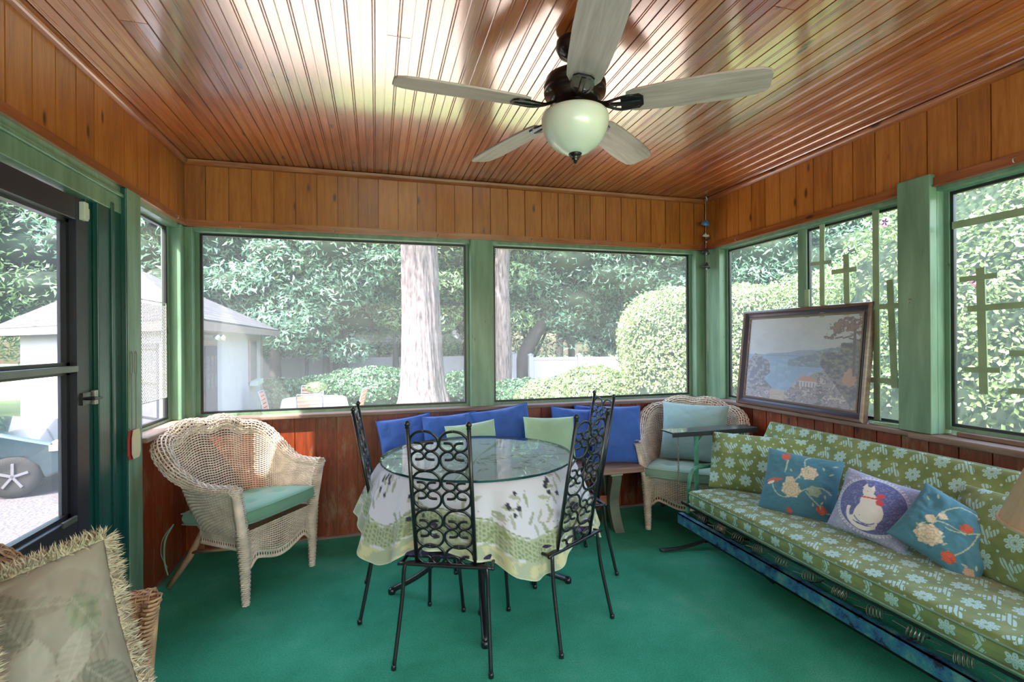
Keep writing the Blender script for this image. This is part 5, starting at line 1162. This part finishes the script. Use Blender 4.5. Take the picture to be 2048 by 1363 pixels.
for k, (sp_, lb) in enumerate(zip(specs, tl)):
    x, y, h, rr, z0, lm = sp_; tree(lb, x, y, h, rr * 1.05, z0 - .9, lm, 84, 420, 100 + k, .14 + .03 * (k % 3))
# dense wood behind, lower leaves and taller stems
for k, (x, y) in enumerate(((-10, 25), (-3.5, 26.5), (3, 26), (9.5, 25), (16, 21), (21, 14), (22, 7))):
    tree(['distant tree at the left behind the garage', 'distant tree behind the neighbour house, left part', 'distant tree behind the huge trunk', 'distant tree behind the dark trees, right back window', 'distant tree behind the hedge corner', 'distant tree far beyond the right windows', 'distant tree at the right edge beyond the shrub'][k], x, y, 13, 4.6, 3.2, 2, 44, 200, 200 + k, .2, leafs=.30, group='distant trees')
# slim bare stems in the shade
for k, (x, y, r, l) in enumerate(((-2.75, 15.3, .17, 'tree with a broad grey trunk beside the garage corner'), (-2.01, 16.0, .06, 'sapling with the thinnest dark trunk, right of the garage'), (-1.46, 16.0, .12, 'tree on the leftmost of the three dark trunks behind the garden table'),
      (-1.20, 16.4, .13, 'tree on the middle one of the three dark trunks behind the garden table'), (-.92, 16.0, .12, 'tree on the rightmost of the three dark trunks behind the garden table'), (.63, 17.0, .12, 'tree on the dark trunk just left of the huge pale trunk'))):
    tree(l, x, y, 7.5, 2.2 if r > .1 else 1.3, 1.15, k % 2, 34, 300, 300 + k, r, leafs=.14, group='slender trees along the fence')
for k, (x, y, l) in enumerate(((-5.2, 15.4, 'tree hanging low over the back of the garage roof'), (3.0, 16.6, 'leafy tree between the huge pale trunk and the green window post'), (6.6, 16.2, 'dark leafy tree over the white fence in the right back window'), (9.0, 14.0, 'dark leafy tree directly behind the clipped hedge top'))):
    tree(l, x, y, 8.0, 2.5, 1.2, (0, 1, 2, 2)[k], 44, 300, 340 + k, .15, leafs=.15, group='leafy trees beyond the lawn')
# the huge pale trunk
def big_trunk():
    nz, na = 150, 150; z = np.linspace(0, 6.2, nz); a = np.linspace(0, 2 * PI, na, endpoint=False); A_, Z = np.meshgrid(a, z)
    r0 = np.interp(z, [0, .3, .8, 1.5, 2.5, 4, 6.2], [.78, .66, .55, .49, .46, .43, .40])[:, None]
    k = 8; rid = fbm(np.cos(A_) * k + 40 + Z * .25, np.sin(A_) * k + 40 + Z * .9, 51, 4) - .5; lob = .07 * np.exp(-Z * 1.2) * np.cos(A_ * 5 + 1)
    r = r0 * (1 + lob) + rid * .10
    return np.stack([r * np.cos(A_) - .02 * Z, r * np.sin(A_), Z], -1)
tr = thing('large_tree', 'huge pale maple trunk with furrowed bark in the left back window', 'tree', (1.13, 12.4, GZ)); MB().grid(big_trunk(), cv=True).build('trunk', W['bark_pale'], tr, True)
b = MB(); rg = np.random.default_rng(9)
for k in range(26): c_ = np.array([rg.uniform(-4, 4), rg.uniform(-3, 3), rg.uniform(6.0, 8.5)]); P, N = blob(rg, c_, (1.2, 1.2, .7), 200); leaf_cloud(b, P, N, .2, rg)
for q in range(5): a_ = q * 1.3; MB().tube([(0, 0, 4.8), (1.8 * math.cos(a_), 1.8 * math.sin(a_), 7.0)], [.22, .08], 8).build('limb', W['bark_pale'], tr, True)
f = b.build('foliage', LM[1], tr); f['kind'] = 'stuff'
t2 = thing('pale_tree', 'slim pale tree trunk beside the green post in the right back window', 'tree', (3.60, 14.2, GZ)); P = spline([(0, 0, 0), (.02, 0, 2), (.0, 0, 4), (.25, 0, 6), (.6, 0, 8)], 6); MB().tube(P, np.linspace(.28, .17, len(P)), 12).build('trunk', W['bark_pale'], t2, True)
b = MB(); 
for k in range(14): c_ = np.array([rg.uniform(-1.5, 2.5), rg.uniform(-2, 2), rg.uniform(6.5, 8.5)]); P, N = blob(rg, c_, (1.1, 1.1, .7), 160); leaf_cloud(b, P, N, .2, rg)
f = b.build('foliage', LM[2], t2); f['kind'] = 'stuff'
lt = thing('leaning_tree', 'leaning dark trunk behind the white fence, right back window', 'tree', (4.75, 16.3, GZ)); P = spline([(0, 0, 0), (.15, 0, 1.4), (.9, 0, 2.6), (1.7, 0, 3.6), (2.0, 0, 5.2), (2.0, 0, 7)], 6); MB().tube(P, np.linspace(.26, .14, len(P)), 10).build('trunk', W['bark'], lt, True)

# hedges and shrubs
def shrub(lab, x, y, r, z1, lm, n, seed, leafs=.07, boxy=2.0, group=None, name='shrub', stems=True, lump=.14, rz=0):
    rg = np.random.default_rng(seed); t = thing(name, lab, 'hedge' if name == 'hedge' else 'shrub', (x, y, GZ), rz=rz, group=group); H = z1 - GZ
    d = rg.normal(0, 1, (n, 3)); d[:, 2] = np.abs(d[:, 2]) * .9 + rg.uniform(-.25, .1, n); d /= np.linalg.norm(d, axis=1)[:, None]
    k = (np.abs(d) ** boxy).sum(1) ** (-1 / boxy); q = k * (1 - lump + lump * 2 * fbm(d[:, 0] * 4 + 9, d[:, 1] * 4 + d[:, 2] * 5 + 9, seed)) * rg.uniform(.90, 1.02, n)
    P = d * q[:, None] * np.array([r[0], r[1], H * .58]) + np.array([0, 0, H * .42]); P = P[P[:, 2] > .02]; N = d[:len(P)]
    b = MB(); leaf_cloud(b, P, (P - np.array([0, 0, H * .4])) / np.linalg.norm(P - np.array([0, 0, H * .4]), axis=1)[:, None], leafs, rg, .75); f = b.build('foliage', LM[lm], t); f['kind'] = 'stuff'
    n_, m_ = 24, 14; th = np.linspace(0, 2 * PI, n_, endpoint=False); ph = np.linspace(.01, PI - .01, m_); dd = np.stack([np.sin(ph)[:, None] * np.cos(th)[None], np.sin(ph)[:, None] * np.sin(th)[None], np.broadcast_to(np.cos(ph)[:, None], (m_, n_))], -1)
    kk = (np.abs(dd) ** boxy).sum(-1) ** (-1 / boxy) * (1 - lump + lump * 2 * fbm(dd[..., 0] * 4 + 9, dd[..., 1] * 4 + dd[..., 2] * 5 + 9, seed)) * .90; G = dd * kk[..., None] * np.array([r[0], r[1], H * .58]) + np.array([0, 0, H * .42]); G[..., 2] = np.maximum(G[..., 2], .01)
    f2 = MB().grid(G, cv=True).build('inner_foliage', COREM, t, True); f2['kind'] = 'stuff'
    return t
shrub('tall clipped light green hedge filling the corner beyond the right windows', 6.35, 8.0, (1.9, 1.3), 2.25, 3, 52000, 1, .060, 4.5, name='hedge', rz=R(-28), lump=.08)
shrub('tall clipped hedge behind the framed painting window', 7.4, 5.6, (1.6, 1.9), 2.35, 3, 46000, 2, .055, 4.5, name='hedge', rz=R(-12), lump=.08)
shrub('bright lime-green lower shrub in front of the clipped hedge', 4.35, 9.4, (.95, .8), .78, 4, 16000, 3, .065, 2.2)
shrub('pale green rounded shrub low in the right back window', 3.75, 10.6, (.75, .7), .45, 3, 12000, 4, .065, 2.0)
shrub('round green bush left of the huge trunk', -.12, 14.3, (1.55, 1.0), .60, 5, 9000, 5, .11, 2.2, group='bushes along the fence')
shrub('dark green bush beside the garage behind the garden table', -2.5, 14.7, (1.1, .7), .32, 5, 9000, 6, .11, 2.2, group='bushes along the fence')
shrub('dark green bush behind the plant on the garden table', -1.45, 14.8, (.9, .6), .38, 5, 8000, 7, .11, 2.0, group='bushes along the fence')
shrub('green bush right of the huge trunk, behind the window post', 2.45, 14.6, (.9, .8), .40, 5, 8000, 8, .11, 2.2, group='bushes along the fence')
shrub('low green bush under the white fence in the right back window', 3.9, 13.4, (.9, .7), .22, 5, 8000, 9, .11, 2.2, group='bushes along the fence')
shrub('loose green bush between the fence and the clipped hedge', 5.0, 12.6, (1.0, .8), .35, 5, 8000, 10, .11, 2.0, group='bushes along the fence')
rs = shrub('tall flowering shrub with pink blossoms outside the rightmost window', 5.6, 2.9, (1.1, 1.9), 2.9, 4, 44000, 11, .050, 2.2, name='flowering_shrub', lump=.22)
shrub('loose light green shrub behind the lath crosses at the right', 5.9, .6, (1.2, 1.4), 2.4, 3, 30000, 12, .050, 2.0, lump=.2)
shrub('light green shrub between the clipped hedge and the flowering shrub', 6.6, 4.0, (1.0, 1.1), 2.5, 4, 30000, 13, .055, 2.2, lump=.18)
W['pink'] = plain('pink_petal', lin(236, 130, 178), .7)
for k, (dx, dy, z) in enumerate(((-1.0, -.10, 1.75), (-1.05, -.5, 2.75), (-1.02, .3, 1.1), (-.98, -.9, 2.1), (-.9, .7, 2.4), (-1.0, -.75, 1.35))):
    b = MB()
    for q in range(5): a_ = q * 2 * PI / 5; b.lathe([(0, 0), (.022, .004), (.026, .016)], (-.018, .026 * math.cos(a_), .026 * math.sin(a_)), 8, rotm('Y', -PI / 2))
    b.build('blossom', W['pink'], rs, True, loc=(dx, dy, z + .6 - 0))
b = MB()
for k in range(6): a_ = k; b.tube(spline([(.1 * math.cos(a_), .1 * math.sin(a_), 0), (-.3 + .2 * math.cos(a_), .4 * math.sin(a_), .9), (-.85, .9 * math.sin(a_ * 1.3), 1.9)], 5), np.linspace(.035, .012, 11), 7)
b.build('branches', W['bark'], rs, True)
# leafy sprig poking up outside the door
sg = thing('vine_sprig', 'small green leafy sprig outside the bottom of the glass door', 'plant', (-1.42, 2.38, GZ + .012))
MB().tube(spline([(0, 0, 0), (-.02, -.02, .7), (-.06, -.1, 1.2), (-.05, -.28, 1.32)], 6), .004, 5).build('stem', LM[4], sg)
rg = np.random.default_rng(3)
lfm = MB().add([(0, 0, 0), (.02, .018, .004), (.052, 0, 0), (.02, -.018, .004)], [(0, 1, 2, 3)]).mesh('leaf'); lfm.materials.append(LM[4])
for k in range(9):
    o = bpy.data.objects.new('leaf', lfm); C.objects.link(o); o.parent = sg; o.location = (-.055, -.06 - .03 * k, 1.20 + .016 * k - .0 * k); o.rotation_euler = (rg.uniform(.6, 2), rg.uniform(-.5, .5), rg.uniform(0, 6))

# white vinyl fence, post by post
def fence(lab, x0, y0, x1, y1, n, z1):
    t = thing('white_fence', lab, 'fence', (x0, y0, GZ), group=None); p = np.array((x0, y0)); q = np.array((x1, y1)); d = (q - p) / n
    for k in range(n):
        a = d * k; c_ = d * (k + 1); MB().bar((*a, (z1 - GZ) / 2), (*c_, (z1 - GZ) / 2), .03, z1 - GZ - .08).build('panel', W['vinyl'], t); MB().bar((*a, z1 - GZ - .06), (*c_, z1 - GZ - .06), .06, .09).build('top_rail', W['vinyl'], t)
    for k in range(n + 1): a = d * k; MB().box(a[0] - .07, a[0] + .07, a[1] - .07, a[1] + .07, 0, z1 - GZ + .05).lathe([(.11, z1 - GZ + .05), (.11, z1 - GZ + .07), (0, z1 - GZ + .12)], (a[0], a[1], 0), 4).build('post', W['vinyl'], t)
W['vinyl'] = plain('white_vinyl', lin(136, 138, 154), .5, .04)
fence('long white vinyl fence behind the garden table and huge trunk', -7.0, 17.5, 3.6, 17.2, 7, .80)
fence('white vinyl fence section behind the pale slim trunk', 3.75, 16.1, 4.45, 16.0, 1, .82)
fence('white vinyl fence section right of the leaning tree', 4.85, 15.4, 9.5, 14.3, 3, .78)
# neighbour's house beyond the fence
nh = thing('neighbour_house', 'white neighbour house with dark windows beyond the fence', 'house', (-1.0, 23.5, GZ))
MB().box(-6.5, 6.5, 0, 5, 0, 3.6).build('wall', W['stucco'], nh); MB().prism([(-7, 3.6), (7, 3.6), (6, 5.2), (-6, 5.2)], lambda x, z, t: (x, t, z), -.5, 5.5).build('roof', W['shingle'], nh)
for x in (-4.9, -3.6, -2.0, 1.5, 3.2, 4.6): 
    f = MB().box(x - .5, x + .5, -.05, .0, 1.25, 1.95).build('window', W['vinyl'], nh); MB().box(x - .44, x + .44, -.07, -.05, 1.31, 1.89).build('pane', W['slate_door'], f)
b = MB()
for x in (0.3, 1.1, 1.9, 2.7): b.box(x, x + .06, -1.2, -1.14, 0, 3.0)
b.box(.3, 3.4, -1.2, -1.14, 1.6, 1.66).box(.3, 3.4, -1.2, -1.14, 2.94, 3.0); b.build('porch_frame', W['slate_door'], nh)
lm_ = thing('garden_lamp', 'grey mushroom-top lamp post beyond the fence', 'lamp post', (-.36, 18.6, GZ))
MB().tube([(0, 0, 0), (0, 0, 2.3)], .05, 8).build('pole', W['vinyl'], lm_); MB().lathe([(.05, 2.25), (.16, 2.3), (.42, 2.36), (.40, 2.44), (.0, 2.50)], n=20).build('cap', W['vinyl'], lm_, True)

# garden table with cloth, four slatted chairs and a plant
gt2 = thing('garden_table', 'garden table under a white cloth on the lawn', 'table', (-1.22, 10.9, GZ))
MB().tube([(0, 0, 0), (0, 0, .66)], .04, 8).lathe([(0, .0), (.25, .0), (.25, .03), (0, .04)], n=16).build('pedestal', W['steel'], gt2)
MB().lathe([(0, .66), (.55, .66), (.55, .69), (0, .69)], n=32).build('tabletop', W['steel'], gt2)
n = 120; a = np.linspace(0, 2 * PI, n, endpoint=False); G = []
for r, z, w_ in ((.001, .70, 0), (.4, .70, 0), (.56, .698, 0), (.575, .66, .004), (.60, .5, .02), (.62, .34, .035)): rr = r + w_ * np.cos(a * 9 + .5 * np.sin(a * 2)); G.append(np.stack([rr * np.cos(a), rr * np.sin(a), np.full(n, z) - (.05 * np.cos(a * 4) if z < .4 else 0)], 1))
MB().grid(np.array(G), cv=True).build('garden_tablecloth', plain('white_garden_cloth', lin(214, 212, 214), .8, .03), None, True, label='bright white cloth over the garden table', cat='tablecloth', loc=(-1.22, 10.9, GZ))
W['salmon'] = plain('salmon_lacquer', lin(206, 132, 112), .5, .06)
gc = thing('garden_chair', 'salmon slatted garden chair in front of the garden table, back to us', 'chair', (0, 0, GZ), group='salmon slatted garden chairs')
for sx in (-1, 1):
    MB().tube(spline([(sx * .20, -.20, .42), (sx * .21, -.24, .62), (sx * .21, -.30, .84), (sx * .18, -.31, .86)], 4), .012, 6).build('back_rail', W['vinyl'], gc, True)
    for y in (-.20, .20): MB().tube([(sx * .20, y, .42), (sx * .22, y * 1.15, 0)], .012, 6).build('leg', W['vinyl'], gc, True)
MB().tube([(-.18, -.31, .86), (.18, -.31, .86)], .012, 6).build('top_rail', W['vinyl'], gc)
for k in range(5): z = .50 + .07 * k; MB().box(-.20, .20, -.235 - .018 * k, -.222 - .018 * k, z, z + .05).build('slat', W['salmon'], gc)
for k in range(5): MB().box(-.20, .20, -.20 + .082 * k, -.135 + .082 * k, .42, .435).build('slat', W['salmon'], gc)
gc.location = (-1.20, 10.24, GZ); gc.rotation_euler = (0, 0, 0)
dup(gc, (-1.90, 10.9, GZ), (0, 0, R(-90)), 'salmon slatted garden chair at the left of the garden table'); dup(gc, (-.55, 10.98, GZ), (0, 0, R(80)), 'salmon slatted garden chair at the right of the garden table'); dup(gc, (-1.38, 11.6, GZ), (0, 0, R(180)), 'salmon slatted garden chair on the far side of the garden table')
pp = thing('potted_plant', 'pale green leafy plant in a pot on the garden table', 'plant', (-1.20, 10.95, GZ + .756)); MB().lathe([(0, 0), (.07, 0), (.09, .12), (.08, .12), (0, .10)], n=16).build('pot', W['stucco'], pp, True)
b = MB(); P, N = blob(np.random.default_rng(2), (0, 0, .20), (.20, .20, .11), 700); leaf_cloud(b, P, N, .06, np.random.default_rng(2)); f = b.build('leaves', LM[3], pp); f['kind'] = 'stuff'

for o in bpy.data.objects:
    if o.parent is None and o.name.split('.')[0] in ('garden_table', 'garden_tablecloth', 'garden_chair', 'potted_plant'): o.scale = (1.08, 1.08, 1.08)
